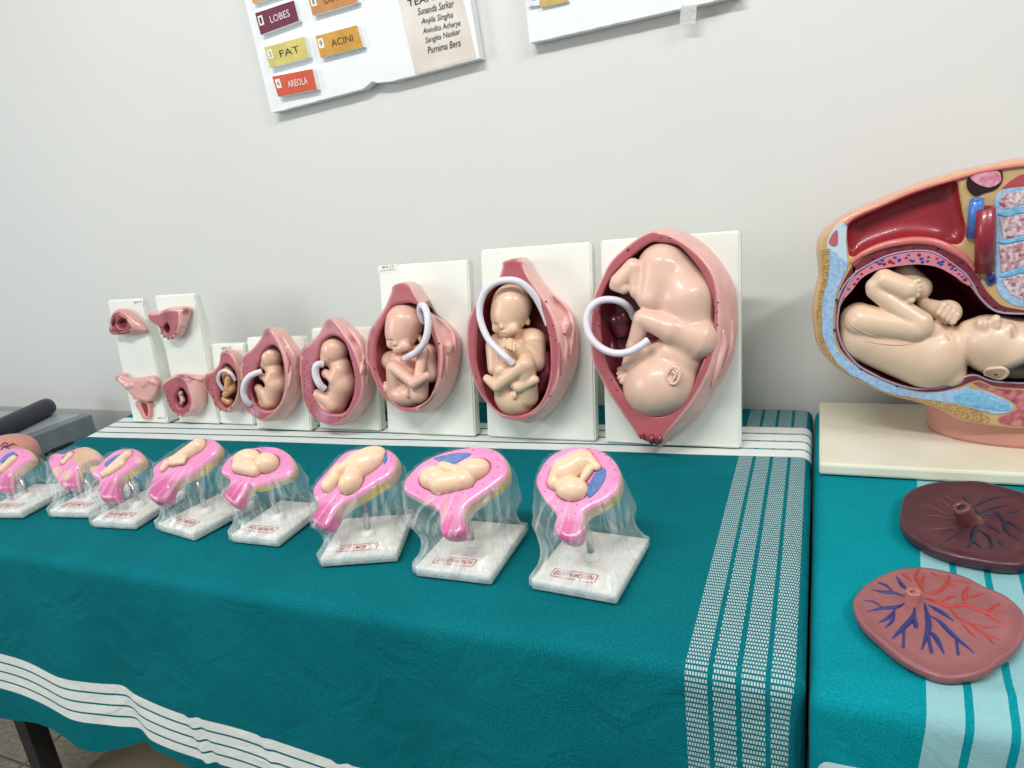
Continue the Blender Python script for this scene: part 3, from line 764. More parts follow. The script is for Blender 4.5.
# ---- 6
t, fr, hw, hh = board('uterus model with a curled fetus and short white cord beside its head, printed label', (387, 434), (476, 437), (379, 268), (469, 257), 11)
l6 = [(393, 285), (390, 293), (383, 309), (372, 325), (367, 337), (365, 348), (366, 359), (373, 378), (381, 394), (392, 405.5), (405, 412), (414, 414.5)]
r6 = [(422, 414.5), (433, 409), (444, 398), (453, 378), (457, 356), (457, 344), (455, 336), (447, 325), (433, 314), (425, 301), (418, 289), (413, 283)]
m6 = [(418, 408), (428, 400), (437, 387), (441, 368), (441, 352), (438, 338), (431, 319), (420, 302), (413, 291), (408, 284)]
c6 = [(401.6, 303.6), (392, 307), (384, 321), (378, 335), (375, 348), (375.5, 369), (383, 387), (392, 401), (405, 407.5), (418, 405.5), (429, 397), (435.5, 380), (437, 359), (435, 347), (430, 332), (422, 311), (412.5, 303.6)]
ex = Body(fr, PINK)
ex.c(446, 340, 18, 5, 447, 350, 18, 5).c(447, 356, 17, 2.2, 445, 385, 16, 2.2).c(452, 345, 10, 3, 452, 372, 10, 3).c(370, 342, 32, 3, 369, 362, 32, 3)
uterus(t, fr, l6, r6, m6, c6, 36, 0.0019, ex, spots=[(439, 343.5), (374.5, 369), (434.5, 388), (431, 319)], zones=[(436, 325, 24, 8, (172, 80, 92)), (444, 333, 18, 7, (172, 80, 92)), (373, 332, 34, 6, (150, 66, 78)), (401, 286, 36, 9, (166, 76, 86))], capw=0.009, reliefs=[('ovary', [(447, 340), (448, 346), (447.5, 353)], 4.6, M['lig']), ('fallopian_tube', [(436, 318), (445, 325), (452, 334), (454, 346), (453, 360)], 2.0, M['lig']), ('ligament', [(447, 356), (446, 368), (447, 378)], 1.7, M['lig']), ('ligament', [(443, 345), (443, 362), (441, 378)], 1.5, M['ligd'])])
f = Body(fr, (230, 184, 164), 1.8)
f.e(405, 322, 25, 18.5, 18.5, 18.5, 0).e(400.5, 336, 28, 14, 14, 14.5, -10, k=9)
f.e(395, 344, 41, 2, 2.3, 3.4, 0, k=2.2).e(396.5, 348.5, 39, 3.6, 1.4, 2.6, -5, k=1.4).e(397.5, 351, 36.5, 5, 2.4, 4, 0, k=2.6)
f.e(391, 344.5, 36, 4, 4, 4.5, 0, k=3.5).e(405, 346, 36.5, 5.8, 5, 5, 0, k=4.5)
f.c(388.6, 340, 40.5, .6, 392.6, 340.8, 42.6, .6, k=1, cut=True, col=(176, 120, 104)).c(399, 341, 44, .6, 405, 340.4, 43, .6, k=1, cut=True, col=(176, 120, 104))
f.c(393.2, 350, 42.6, .45, 399.6, 350.2, 42, .45, k=.7, cut=True, col=(186, 106, 95))
f.e(420.5, 339, 22, 2.2, 4, 3, 10, k=1.2)
f.c(391, 361, 18, 10, 425, 354, 18, 11).c(407, 364, 18, 19, 408, 388, 16, 20)
f.c(428, 354, 22, 9.5, 431, 374, 22, 8.5).c(423, 352, 33, 5.4, 419, 377, 39, 5, k=1.6)
f.e(408, 394, 24, 19.5, 12.5, 17, -4)
f.c(398, 392, 28, 10.5, 393.5, 368, 38, 7.5, k=2.5).c(394, 367, 40, 6, 414, 383.5, 43, 5, k=1.3).c(414, 383.5, 43, 5, 427, 376, 43, 4, k=1.3)
f.c(418, 393, 30, 10.5, 420, 380, 32, 8.5, k=2)
f.e(387.5, 387.5, 32, 4, 5.5, 5, 10, k=1.2)
for i in range(4): f.c(386, 383+i*2.4, 35, 1.5, 384.6, 383+i*2.6, 34, 1.3, k=.7)
f.e(408, 393, 40, 2.4, 5, 3, 0, k=1.2)
f.e(403, 358.5, 34, 3, 2, 2.5, 0, k=2, col=(210, 120, 120))
link('fetus', f.mesh(0.0013, 0.004), M['flesh'], t)
cord(t, fr, [(405, 358.5, 38), (411, 355.5, 43), (417, 351.5, 45), (424, 343, 47), (427.8, 330, 47), (427.5, 316, 45), (424.5, 307, 42), (421.3, 305.8, 38), (420, 310, 34), (422, 317, 30), (424, 322, 26)], 3.3, 80)
slip(t, fr, [(378.5, 273.5), (397.5, 271), (397.2, 264), (378.3, 266)], [('BMI-13', .6, .22, .3), ('DEVELOPMENT', .8, -.2, .16)])

# ---- 5
t, fr, hw, hh = board('uterus model with a side-facing fetus and a short looped cord, speckled lower rim', (318, 430), (382, 431), (312, 330), (376, 325), 9)
l5 = [(325, 320), (319, 332), (311, 341), (301, 349), (299.5, 356), (300, 377), (302, 396), (306.6, 409), (314, 419), (324, 425.5)]
r5 = [(336, 427), (349, 422), (362, 410), (370, 393), (371, 377), (367.5, 360), (362, 343), (354, 332), (345, 324), (338, 318), (331.6, 317)]
m5 = [(333, 425), (343, 421), (353, 411), (361, 396), (362.5, 378), (358, 360), (352, 346), (344, 334), (336, 323), (330, 318)]
c5 = [(331, 336), (322, 343), (318, 356), (314, 370), (312, 382), (314.5, 399), (321, 410), (333, 414), (345, 411.5), (352.5, 396), (354, 377.5), (350, 359), (345.6, 345), (339, 338)]
ex = Body(fr, PINK); ex.c(358, 346, 18, 3, 362, 356, 14, 3).c(364, 360, 12, 2.2, 364, 385, 12, 2.2).c(304, 360, 26, 2.5, 303, 373, 26, 2.5)
sp5 = [(306+random.uniform(-2, 8)+max(0, (y-400))*0.5, y, 0.6) for y in np.linspace(362, 421, 26)]
uterus(t, fr, l5, r5, m5, c5, 29, 0.0017, ex, rim=(178, 92, 104), spots=sp5+[(352, 361), (355, 377), (345, 416), (339, 418)], zones=[(353, 340, 22, 7, (176, 80, 92)), (305, 350, 28, 5, (170, 80, 90)), (329, 324, 29, 5, (140, 56, 66)), (322, 416, 29, 9, (200, 140, 160)), (308, 385, 29, 6, (184, 110, 130))], capw=0.008, reliefs=[('fallopian_tube', [(347, 328), (354, 336), (360, 346), (363, 356), (362, 364)], 2.4, M['lig']), ('ovary', [(361, 362), (361.5, 368), (361, 374)], 2.8, M['lig']), ('ligament', [(366, 358), (367, 370), (366, 384)], 1.6, M['lig'])])
f = Body(fr, (232, 184, 162), 2.6)
f.e(334.5, 350, 17, 13.5, 14.5, 13, -8).e(328.5, 358, 18, 8, 8.5, 9, 0, k=4).e(322.8, 361.5, 18, 2, 2, 2.5, k=1.5)
f.c(340, 366, 15, 10.5, 343, 384, 15, 12.5).c(343, 384, 15, 12.5, 335, 403, 15, 11.5)
f.c(334, 404, 20, 8, 317.5, 394, 24, 4.8, k=1.4).c(317.5, 395, 24, 4.6, 324, 408, 22, 4, k=1.2).c(324, 408, 22, 4, 331, 413, 20, 3)
f.c(340, 370, 20, 7, 334, 379, 24, 5, k=4).c(334, 379, 24, 4.6, 327, 375, 25, 3.8, k=2).e(325.5, 373.5, 25, 3.8, 4.6, 3.8, 0, k=1.4)
f.e(330, 358.5, 26, 2, 1.2, 2, 0, k=.8).c(328.5, 359.5, 28.5, .5, 331.5, 359.3, 29, .5, k=.6, cut=True, col=(160, 95, 75))
link('fetus', f.mesh(0.0012, 0.003), M['flesh'], t)
cord(t, fr, [(323, 364, 28), (318, 364.5, 32), (315.6, 368, 33), (316, 376, 33), (319.5, 384, 32), (324.5, 389, 28)], 3.5, 50)

# ---- 4
t, fr, hw, hh = board('smaller uterus model with a side-facing fetus and a wide cord curving out left', (255, 430), (313, 431), (248, 339), (306, 335), 8)
l4 = [(263, 330.5), (260, 338), (252, 348), (243, 355), (241, 362), (241, 382), (242, 399), (246, 411), (255, 420)]
r4 = [(266, 423), (280, 419), (291, 409), (298, 393), (299, 366), (296, 352), (288, 340), (282, 331), (276, 327.5), (269, 327)]
m4 = [(264, 420), (275, 412), (284, 398), (287, 380), (285.5, 362), (280, 346), (273, 333), (268, 328)]
c4 = [(271.5, 345.5), (264, 351), (259, 362), (253, 377), (250, 390), (253, 402), (261, 409.5), (273, 409.5), (281, 399), (283.5, 378), (281.5, 358), (277.5, 349)]
ex = Body(fr, PINK); ex.c(288, 348, 18, 2.5, 294, 362, 14, 3).c(291, 364, 14, 2.2, 290, 388, 14, 2.2).c(244, 366, 22, 2.2, 243, 378, 22, 2.2)
sp4 = [(247+random.uniform(-2, 5)+max(0, (y-398))*0.5, y, 0.55) for y in np.linspace(368, 415, 16)]
uterus(t, fr, l4, r4, m4, c4, 25, 0.0016, ex, rim=(176, 90, 100), spots=sp4, zones=[(285, 350, 18, 6, (180, 88, 98)), (267, 332, 25, 5, (120, 44, 54)), (254, 413, 25, 7, (206, 150, 170))], capw=0.007, reliefs=[('fallopian_tube', [(281, 336), (287, 345), (293, 356), (295.5, 366)], 2.4, M['lig']), ('ligament', [(290, 364), (290, 376), (288, 388)], 1.8, M['lig']), ('ligament', [(286, 352), (289, 362), (288, 372)], 1.4, M['ligd'])])
f = Body(fr, (232, 184, 158), 2.2)
f.e(271.5, 356.5, 14, 10.5, 12, 10.5, -10).e(266, 363, 15, 6.5, 7, 7, 0, k=3).e(261.5, 365, 15, 1.6, 1.6, 2, k=1.2)
f.c(274, 370, 13, 8.5, 277, 384, 13, 10.5).c(277, 384, 13, 10.5, 271, 401, 13, 9)
f.c(270, 402, 17, 6, 258.5, 388, 20, 4, k=1.2).c(258.5, 389, 20, 3.6, 262, 402, 18, 3, k=1).c(254, 400, 17, 3.6, 258, 409, 16, 3.4, k=1).c(264, 405, 15, 5, 256, 402, 16, 3.5)
f.c(274, 373, 17, 6, 268, 380, 20, 4, k=3.5).c(268, 380, 20, 3.6, 263, 377, 20, 3, k=1.6).e(262, 376.5, 20, 3, 3.6, 3, 0, k=1.2)
f.e(267.5, 363, 21.5, 1.6, 1, 1.6, k=.8)
link('fetus', f.mesh(0.0012, 0.003), M['flesh'], t)
cord(t, fr, [(262, 371.5, 24), (255, 373.5, 28), (249, 377, 31), (244.5, 384, 32), (243.5, 393, 31), (246.5, 400.5, 29), (250.5, 404.5, 25)], 3.0, 50)

# ---- 3
t, fr, hw, hh = board('small uterus model with a tan embryo under an arched white cord and paper tag', (221, 424), (254, 426), (218.5, 346), (248, 341), 7)
l3 = [(220, 353), (218, 364), (212, 371), (205, 374), (204, 381), (205.5, 389), (211.5, 399), (214.7, 407), (222, 413)]
r3 = [(231, 414), (240, 408), (243.5, 397), (243, 381), (240, 361), (235, 352), (226, 350)]
m3 = [(228, 411), (234, 404), (239, 391), (239, 376), (235, 361), (230, 353), (225, 350.5)]
c3 = [(225.6, 364), (219.5, 372), (216.5, 381), (218, 392), (219, 402), (225.6, 408), (232.5, 402.5), (236, 392.5), (236.6, 380), (232.5, 369)]
ex = Body(fr, PINK); ex.c(208, 377, 17, 2.4, 207, 388, 17, 2.2).c(240, 370, 12, 2, 242, 390, 10, 2)
uterus(t, fr, l3, r3, m3, c3, 18, 0.0014, ex, spots=[(212.5, 383), (212, 390), (213.5, 397), (216, 404), (220, 410), (226, 411), (231, 408), (216, 374), (213, 377)], zones=[(226, 354, 18, 5, (160, 74, 84))], capw=0.005)
f = Body(fr, (214, 160, 112), 1.2)
f.e(227, 369.5, 10, 6, 7, 6, 0).c(228, 376, 10, 5.5, 231, 388, 10, 5.5).c(231, 389, 12, 4.5, 226, 394, 13, 3.5)
f.c(229, 402, 9, 4, 221, 398, 12, 3.2).c(221, 398, 12, 3.2, 225, 407, 11, 3).c(229, 378, 14, 3.5, 227, 388, 15, 3)
link('fetus', f.mesh(0.0011, 0.003), M['flesh'], t)
cord(t, fr, [(223.5, 390, 14), (219, 383, 18), (218.3, 377, 20), (221, 372, 21), (226, 370.5, 22), (231.5, 374, 21), (235.5, 380, 17)], 1.7, 40)
slip(t, fr, [(220, 352.5), (233, 351), (232.8, 344), (219.8, 345.3)], [('BMI-13', .7, .0, .4)])

# ---- 2 (two early stages on one board)
t, fr, hw, hh = board('tall cream board with two early pregnancy uterus sections, the lower one larger', (178, 423.5), (221, 424), (153, 297), (196, 292), 3.5, 0.014, wedge=0.05)
ls = [(172, 377), (167.5, 379.5), (162, 384), (161.5, 389), (165.5, 398), (168, 406), (173, 413), (180, 417)]
rs = [(189, 416.5), (199, 411), (204, 400), (203.5, 388), (202, 377.5), (190, 375.5), (179, 373.5)]
ms = [(185, 416), (190, 411), (192.5, 402), (190, 392), (187, 383), (184, 378.5), (178, 375.5)]
cs = [(179.5, 388), (174.5, 397), (176, 405), (182, 408.5), (187.5, 402), (185, 392)]
ex = Body(fr, PINK); ex.c(196, 382, 9, 2.2, 197, 394, 9, 2.2).c(192, 377, 12, 2, 201, 379, 8, 2)
uterus(t, fr, ls, rs, ms, cs, 15, 0.0013, ex, name='lower_uterus', spots=[(168, 391.5), (167.5, 396), (168, 401), (170.5, 405.5), (173.5, 411), (178, 415), (182, 416), (188.5, 411), (189.5, 403), (189, 395)], zones=[(181, 377, 14, 7, (150, 66, 78)), (190, 378, 12, 6, (170, 84, 92))], capw=0.005)
f = Body(fr, (224, 182, 172), 1); f.c(180.5, 394, 9, 2.4, 183, 400, 9, 2.2).c(183, 400, 9, 2.2, 181, 404, 9, 1.8).e(180.5, 392.5, 10, 3, 2.8, 2.6)
link('embryo', f.mesh(0.0009, 0.002), M['flesh'], t)
ls = [(172, 309), (164.5, 310), (157.6, 313), (148, 314), (148.5, 319), (152, 323), (158.6, 328), (160.5, 334), (163, 338)]
rs = [(172, 340), (181, 335), (187, 321), (189, 309), (181, 308.5)]
ms = [(170, 338.5), (176, 334), (179, 325), (179.5, 314), (178, 310)]
cs = [(166.5, 323), (163.5, 328), (166, 333.5), (169.3, 329)]
ex = Body(fr, PINK); ex.c(182, 314, 10, 2.2, 183, 324, 9, 2.4).c(151, 315, 8, 2.5, 157, 320, 9, 2.5)
uterus(t, fr, ls, rs, ms, cs, 13, 0.0012, ex, name='upper_uterus', floor=0.4, spots=[(160.5, 327), (161, 333), (164, 337), (168, 339), (172, 338), (175.5, 334), (176, 328)], zones=[(167, 316, 13, 8, (150, 64, 74)), (186, 311, 9, 5, (130, 54, 66)), (166.5, 328, 10, 4.5, (90, 34, 40)), (152, 317, 10, 5, (184, 100, 106))], capw=0.003)

# ---- first board
t, fr, hw, hh = board('tall cream board with an ovary section above and a fan-shaped whole uterus below', (132.5, 422.6), (169, 423.6), (110, 301), (149, 297), 3.5, 0.014, wedge=0.05)
ex = Body(fr, (150, 66, 76)); ex.c(113, 320, 7, 3, 114, 330, 8, 4).c(124, 322, 9, 2.6, 127, 324, 9, 2.6)
uterus(t, fr, [(116.6, 311), (111, 315), (110, 324), (110.5, 333), (119.5, 334.5)], [(138, 332), (146, 330), (136, 317), (125, 311)], [(130, 331), (133, 327), (127, 318), (122, 312)], [(121, 319), (117, 324), (121, 328), (126, 326), (126, 321)], 11, 0.0012, ex, name='ovary_section', floor=0.35, deep=(120, 46, 54), side=(214, 156, 150), rim=(150, 66, 76), capw=0.003, reliefs=[('follicle', [(113, 317), (113.5, 321), (113, 326)], 2.0, M['cerv']), ('follicle', [(115, 330), (122, 332), (129, 330.5)], 1.8, M['cerv']), ('follicle', [(118, 316), (122, 315), (127, 319)], 1.6, M['ligd'])])
ex = Body(fr, (226, 172, 162)); ex.c(149, 380, 8, 2.6, 158, 383, 7, 2.4, k=1).c(144, 385, 8.5, 1.8, 150, 380, 8.5, 2, k=1).c(119, 379, 7, 2.2, 127, 386, 8, 2.4, k=1).c(127, 386, 8, 2.4, 133, 385, 8, 1.6).c(134, 398, 7, 1.4, 150, 399, 7, 1.4)
uterus(t, fr, [(119.5, 375), (115, 377.5), (118, 381), (124, 386), (129.5, 394), (138, 401)], [(152.5, 400), (159, 391), (160, 382), (154.7, 376), (143, 378), (129, 378)], [(151, 399), (157, 390), (158, 382), (153.5, 377), (143, 379), (129, 379)], None, 9, 0.0012, ex, rim=(222, 168, 158), side=(222, 166, 156), name='uterus', zones=[(117, 378, 9, 4, (170, 88, 92)), (156, 381, 8, 4, (196, 112, 110)), (124, 384, 9, 3, (206, 140, 134))], bulge=.8)
link('vagina_section', prism(fr, crom([fr.at(x, y)[:2] for x, y in [(138.5, 401), (152, 401), (153, 409), (152.5, 417), (146.5, 418), (142.5, 411)]], True, 36), 0.0, 0.010, 0.0015), plain('pink_cut_paint', (216, 152, 144), .4), t)
link('vaginal_canal', prism(fr, crom([fr.at(x, y, .01)[:2] for x, y in [(141, 403), (146.5, 404), (148, 411), (147, 416.5), (144.5, 412)]], True, 30), 0.002, 0.0106, 0.0005), plain('dark_canal_paint', (140, 44, 50), .35), t)
slip(t, fr, [(156.5, 421), (168, 421), (167.6, 416.5), (156.3, 416.5)], [('BMI-13', .7, .15, .4)])
slip(t, fr, [(133, 305.5), (143.5, 304.5), (143, 299.8), (132.6, 300.8)], [('BMI-13', .7, .1, .4)])

# ================================================================== MONTH MODELS ON STANDS
PINKF = (238, 142, 194); PINKD = (206, 62, 136); TAN = (222, 186, 154); BABY = (240, 204, 172)
def month(word, label, fl, fr_, depth, outline, neck, body, head_c, el=50, az=0, T=0.036, plac=None, fat=(), spots=(), stem=None, height=0.014, back=0.0, vox=0.0014, recess=True, labelw=0.055, cord_line=None, tints=()):
    a, b = on_z(fl, TOP), on_z(fr_, TOP); W = np.linalg.norm(b-a)
    ux = (b-a)/W; uy = np.array([-ux[1], ux[0], 0]); c = (a+b)/2+uy*depth/2
    yaw = math.atan2(ux[1], ux[0])
    Mx = Matrix.Translation(Vector((c[0], c[1], TOP)))@Matrix.Rotation(yaw, 4, 'Z')
    t = thing('pregnancy_month_model', label, 'anatomical model', mat=Mx, group='pink pregnancy models wrapped in clear film')
    bs = bm_mesh(box_bm(-W/2, W/2, -depth/2, depth/2, 0.0005, height, 0.003)); bs.transform(Mx); link('base', bs, M['white_plaster'], t)
    # label
    U, Vv = ux, uy; lc = c-uy*(depth/2-0.022)+np.array([0, 0, height+0.0004])-ux*W*0.06
    q = [lc-U*labelw/2-Vv*0.008, lc+U*labelw/2-Vv*0.008, lc+U*labelw/2+Vv*0.008, lc-U*labelw/2+Vv*0.008]
    lb = quad_plate('printed_label', q, 0.0004, M['tagpaper'], t)
    fw = 0.0009; rim_ = []
    for i in range(4):
        p0, p1 = q[i], q[(i+1) % 4]; rim_.append(tube([p0+V(0, 0, .0003), p1+V(0, 0, .0003)], fw*0.6, 4))
    link('label_frame', mesh_py(*join(rim_), False), M['redink'], lb)
    fit_text('lettering', word+' MONTH', lc+V(0, 0, 0.0006), U, Vv, labelw*0.9, 0.0098, M['redink'], lb, shear=0.2, bold=0.018)
    # tilted head frame
    hp = on_y(head_c, c[1]+back)
    e_, z_ = math.radians(el), math.radians(az)+yaw
    Nn = V(math.sin(z_)*math.cos(e_), -math.cos(z_)*math.cos(e_), math.sin(e_)); Uu = V(math.cos(z_), math.sin(z_), 0); Vw = np.cross(Nn, Uu)
    fr = Frame(hp, Uu, Vw, Nn); fr.depth_scale(*head_c); s = fr.s
    # post and collar
    top = hp-Nn*T*0.5; base_c = V(c[0], c[1], TOP+height) if stem is None else V(*on_z(stem, TOP+height))
    vs, fs = tube([base_c, top], 0.0042, 14); link('post', mesh_py(vs, fs), M['steel'], t)
    vs, fs = lathe([(0.011, -0.001), (0.011, 0.003), (0.007, 0.007), (0.0052, 0.008)], base_c, (0, 0, 1), 20); link('collar', mesh_py(vs, fs), M['white_plaster'], t)
    # uterus
    P = crom([fr.at(x, y)[:2] for x, y in outline], True, 120)
    baby = Body(fr, BABY, 1.3); body(baby)
    lo = np.array([*P.min(0), -T]); hi = np.array([*P.max(0), 0.002]); (X, Y, Z), org = grid(lo-0.003, hi+0.003, vox)
    d2 = poly_sdf(P, X[:, :, 0], Y[:, :, 0])[:, :, None]
    tt = np.clip(-Z/T, 0, 1.2)
    d = smax(d2-1.2*s*np.sin(np.pi*np.clip(tt, 0, 1))+tt**3*5*s, np.abs(Z+T/2)-T/2, 5*s)
    if recess: d = smax(d, -(baby.field(X, Y, Z)-1.0*s), 0.8*s)
    vs, fs = nets(d, org, vox)
    z = vs[:, 2]; e2 = poly_sdf(P, vs[:, 0], vs[:, 1])
    cols = np.tile(np.array(lin(TAN)), (len(vs), 1))
    nq = fr.at(*neck[:2])[:2]; dn = np.hypot(vs[:, 0]-nq[0], vs[:, 1]-nq[1])
    ff = np.clip((z+3.5*s)/(2.0*s), 0, 1); cols += ff[:, None]*(np.array(lin(PINKF))-cols)
    g = np.clip((neck[2]*s-dn)/(8*s), 0, 1); cols += g[:, None]*(np.array(lin(PINKD))*np.array([1.05, 1.35, 1.2])-cols)*0.9
    g = np.clip((neck[2]*0.45*s-dn)/(3*s), 0, 1); cols += g[:, None]*(np.array(lin(PINKD))-cols)*0.9
    for (x, y, r) in fat:
        p = fr.at(x, y, -T*0.45); q_ = np.sqrt(((vs-p)**2*np.array([1, 1, 1.6])).sum(1)); g = np.clip((r*s-q_)/(1.5*s), 0, 1); cols += g[:, None]*(np.array(lin((234, 206, 66)))-cols)
    for (x, y, r, cc) in tints:
        p = fr.at(x, y)[:2]; q_ = np.hypot(vs[:, 0]-p[0], vs[:, 1]-p[1]); g = np.clip((r*s-q_)/(3*s), 0, 1)*0.9; cols += g[:, None]*(np.array(lin(cc))-cols)
    me = mesh_py(fr.world(vs), fs); set_col(me, cols); bv = bvh_world(me); wv = fr.world(vs)
    ut = link('uterus', me, M['pinkorgan'], t)
    link('fetus', baby.mesh(0.0011, -0.5*T), M['flesh'], ut)
    if plac:
        pl = crom([fr.at(x, y)[:2] for x, y in plac], True, 36); link('placenta', prism(fr, pl, -0.002, 0.0012, 0.0004), M['blue'], ut)
    if cord_line: relief('cervical_canal', bv, cord_line, 1.2*s, plain('peach_paint', (240, 176, 150), 0.4), ut, 12, 0.0)
    for q in spots:
        p, nn = hit(bv, *q[:2])
        if p is None: continue
        vs_, fs_ = lathe([(0.0003, 0.0005), (0.0008, 0.0003), (0.0009, -0.0006)], p, nn, 6); link('vessel_spot', mesh_py(vs_, fs_), M['dot'], ut)
    # clear film drawn over head and base
    H3 = []
    for q in P[::3]:
        for n in (0.003, -T-0.002): H3.append(fr.world((q[0]*1.03, q[1]*1.03, n)))
    mg = 0.002
    for sx in (-1, 1):
        for sy in (-1, 1): H3.append(np.array(Mx@Vector((sx*(W/2+mg), sy*(depth/2+mg), 0.002)))); H3.append(np.array(Mx@Vector((sx*(W/2+mg), sy*(depth/2+mg), height+mg))))
    bm = bmesh.new()
    for p in H3: bm.verts.new(tuple(p))
    bmesh.ops.convex_hull(bm, input=bm.verts); hb = BVHTree.FromBMesh(bm); bm.free()
    z0 = TOP+0.0015; zt = max(p[2] for p in H3); hlow = min((wv[:, 2].min(), zt-0.02)); ctop = np.mean([p for p in H3[:-8] if p[2] > zt-0.012], 0)
    nl, na = 30, 84; vs, fs, uv = [], [], []
    rnd = random.random()*50
    for i in range(nl+1):
        f_ = i/nl; zz = z0+(zt-0.0008-z0)*f_
        # axis drifts from base centre to under the highest point of the head
        ax = np.array([base_c[0], base_c[1]])*(1-f_)+ctop[:2]*f_
        for k in range(na):
            th = 2*math.pi*k/na; dr = Vector((math.cos(th), math.sin(th), 0))
            r = hb.ray_cast(Vector((ax[0], ax[1], zz)), dr, 1.0)
            R_ = r[3] if r[0] is not None else 0.002
            g_ = 0.0
            if zz > TOP+height+0.006:
                m_ = (zz-TOP-height)/max(0.01, (hlow-TOP-height+0.02))
                g_ = max(0.0, math.sin(math.pi*min(1, m_)))**0.8 if m_ < 1 else 0
            wrk = mnoise.noise((math.cos(th)*9+rnd, math.sin(th)*9, f_*2))
            R_ = R_*(1-0.17*g_)+0.004*g_*wrk+0.0006*wrk
            vs.append((ax[0]+dr.x*R_, ax[1]+dr.y*R_, zz)); uv.append((k/na, f_))
    for i in range(nl):
        for k in range(na):
            k2 = (k+1) % na; fs.append((i*na+k, i*na+k2, (i+1)*na+k2, (i+1)*na+k))
    vs.append((ctop[0], ctop[1], zt)); uv.append((0.5, 1.0))
    for k in range(na): fs.append((nl*na+k, nl*na+(k+1) % na, len(vs)-1))
    me = mesh_py(vs, fs); ul = me.uv_layers.new(name='UVMap'); li = np.empty(len(me.loops), np.int32); me.loops.foreach_get('vertex_index', li)
    ul.data.foreach_set('uv', np.array(uv)[li].ravel()); link('wrap_film', me, M['film'], t)
    return t

def b8(f): f.c(564, 472, -1, 14, 581, 462, -1, 13).e(572, 489, 0, 17, 12.5, 12, 0).c(586, 457, 2, 7, 597, 467, 2, 4).c(590, 469, 2, 4, 584, 477, 2, 4).c(555, 482, 0, 8, 560, 470, 0, 9)
month('EIGHTH', 'eighth month pregnancy model on white base, rightmost of the film-wrapped row', (531.7, 590), (617, 605.6), 0.13,
      [(535.6, 482), (539, 470), (548, 457), (564, 448), (582.5, 446), (598, 449), (610.6, 457), (618, 468), (620, 480.6), (615, 493), (603, 502.5), (589, 509), (583, 515), (581.7, 527.5), (578, 537), (568, 540), (557.5, 535), (553.6, 526), (556, 515), (551, 507), (542, 496)],
      (567, 536, 22), b8, (577, 482), az=4, plac=[(604, 468), (606, 476), (600, 488), (589, 498), (588, 488), (595, 474)], fat=[(541, 505, 9), (616, 505, 12)], cord_line=[(572, 505), (570, 513), (569, 522)],
      spots=[(588, 449), (600, 452.5), (606, 455.5), (610, 460), (612, 464), (615, 470), (614, 480), (606, 491), (591, 502), (575, 513.5), (562, 511), (556, 504), (545, 491.5), (540, 478), (546, 465), (577, 505)])
def b7(f): f.e(437, 478, -2, 19, 13.5, 13, 5).e(473, 470, -1, 18, 12, 12, 16).c(440, 484, 0, 11, 466, 479, 0, 10).c(443, 467, 6, 6, 456, 470, 6, 5, k=1).c(456, 470, 6, 5, 462, 480, 6, 4, k=1)
month('SEVENTH', 'seventh month pregnancy model with reclining fetus, second from the right of the film-wrapped row', (416, 577), (491.6, 586), 0.13,
      [(402.5, 485), (407, 476), (419.7, 463), (437, 454), (459, 448), (484, 446.6), (499, 452.5), (506, 463), (505, 476), (493, 487), (477.5, 498), (467, 506), (463, 514), (462, 532), (441.6, 534), (439, 513), (433, 506), (420, 500), (411, 495), (404, 491)],
      (452, 532, 20), b7, (455, 478), az=0, plac=[(434, 458), (447, 455), (459, 453), (471, 454), (463, 460), (452, 464), (441, 462)], fat=[(500, 488, 10)], cord_line=[(446, 497), (446, 508), (446, 518)],
      spots=[(418, 466), (433, 457), (452, 451.5), (473, 450), (493, 452), (498, 460), (498, 467), (493, 478), (483, 484), (473, 487), (463, 493), (456, 498), (431, 497), (418, 492), (412, 480), (451, 509), (442, 510), (452, 517)])
def b6(f): f.e(364, 463, -2, 25, 15, 12, 33).e(351, 482, 1, 11, 13.5, 12, -35).c(340, 471, 0, 8, 328, 486, 0, 6.5).c(356, 458, 4, 6, 340, 470, 4, 5)
month('SIXTH', 'sixth month pregnancy model turned left, third from the right of the film-wrapped row', (321, 568), (397.7, 562.5), 0.115,
      [(312.5, 488), (317, 480.6), (331, 465), (344, 452), (359, 448), (381, 447.5), (392, 452.5), (395.6, 463), (389, 476), (375, 485), (362.5, 493), (346, 502), (335, 511), (330, 521), (325, 527.5), (314, 523), (311, 516.6), (315.6, 509), (317, 502.5), (313, 496)],
      (319, 521, 22), b6, (356, 475), az=-12, plac=[(380, 451), (386, 453), (387, 460), (384, 464), (383, 456)], fat=[(382, 492, 13), (370, 500, 9)],
      spots=[(389, 452), (391, 461), (386, 472), (378, 481), (363, 490), (356, 494), (344, 499), (335, 501), (320, 499), (316, 495), (317, 485), (328, 473), (392, 456)])
def b5(f): f.e(247, 459, -1, 15, 10.5, 10, 10).e(267, 463, 1, 13, 10.5, 11, -8).c(240, 466, 0, 8, 256, 470, 0, 7)
month('FIFTH', 'fifth month pregnancy model, fifth from the left of the film-wrapped row', (232, 543), (279, 548), 0.115,
      [(220, 469), (227, 458), (241, 450), (261.6, 446), (277, 447.5), (288, 455), (293, 466), (288, 475.6), (272.5, 481), (259, 486), (253, 487), (248, 485), (241, 497.5), (234, 505), (223, 496), (225, 489), (229, 482), (227, 476), (222, 474)],
      (230, 500, 20), b5, (260, 470), az=6, T=0.03, fat=[(262, 492, 10)], spots=[(280, 451), (285, 456), (287, 464), (283, 471), (279, 473), (267, 477), (255, 477), (241, 481), (236, 470), (231, 461)])
def b4(f): f.c(199, 446, -1, 8, 176, 461, -1, 6.5).c(172, 459, 3, 3.2, 184, 459, 3, 2.6, k=.8).c(172, 463, 3, 3, 183, 462, 3, 2.4, k=.8).c(167, 464, 0, 4, 163, 469, 0, 3)
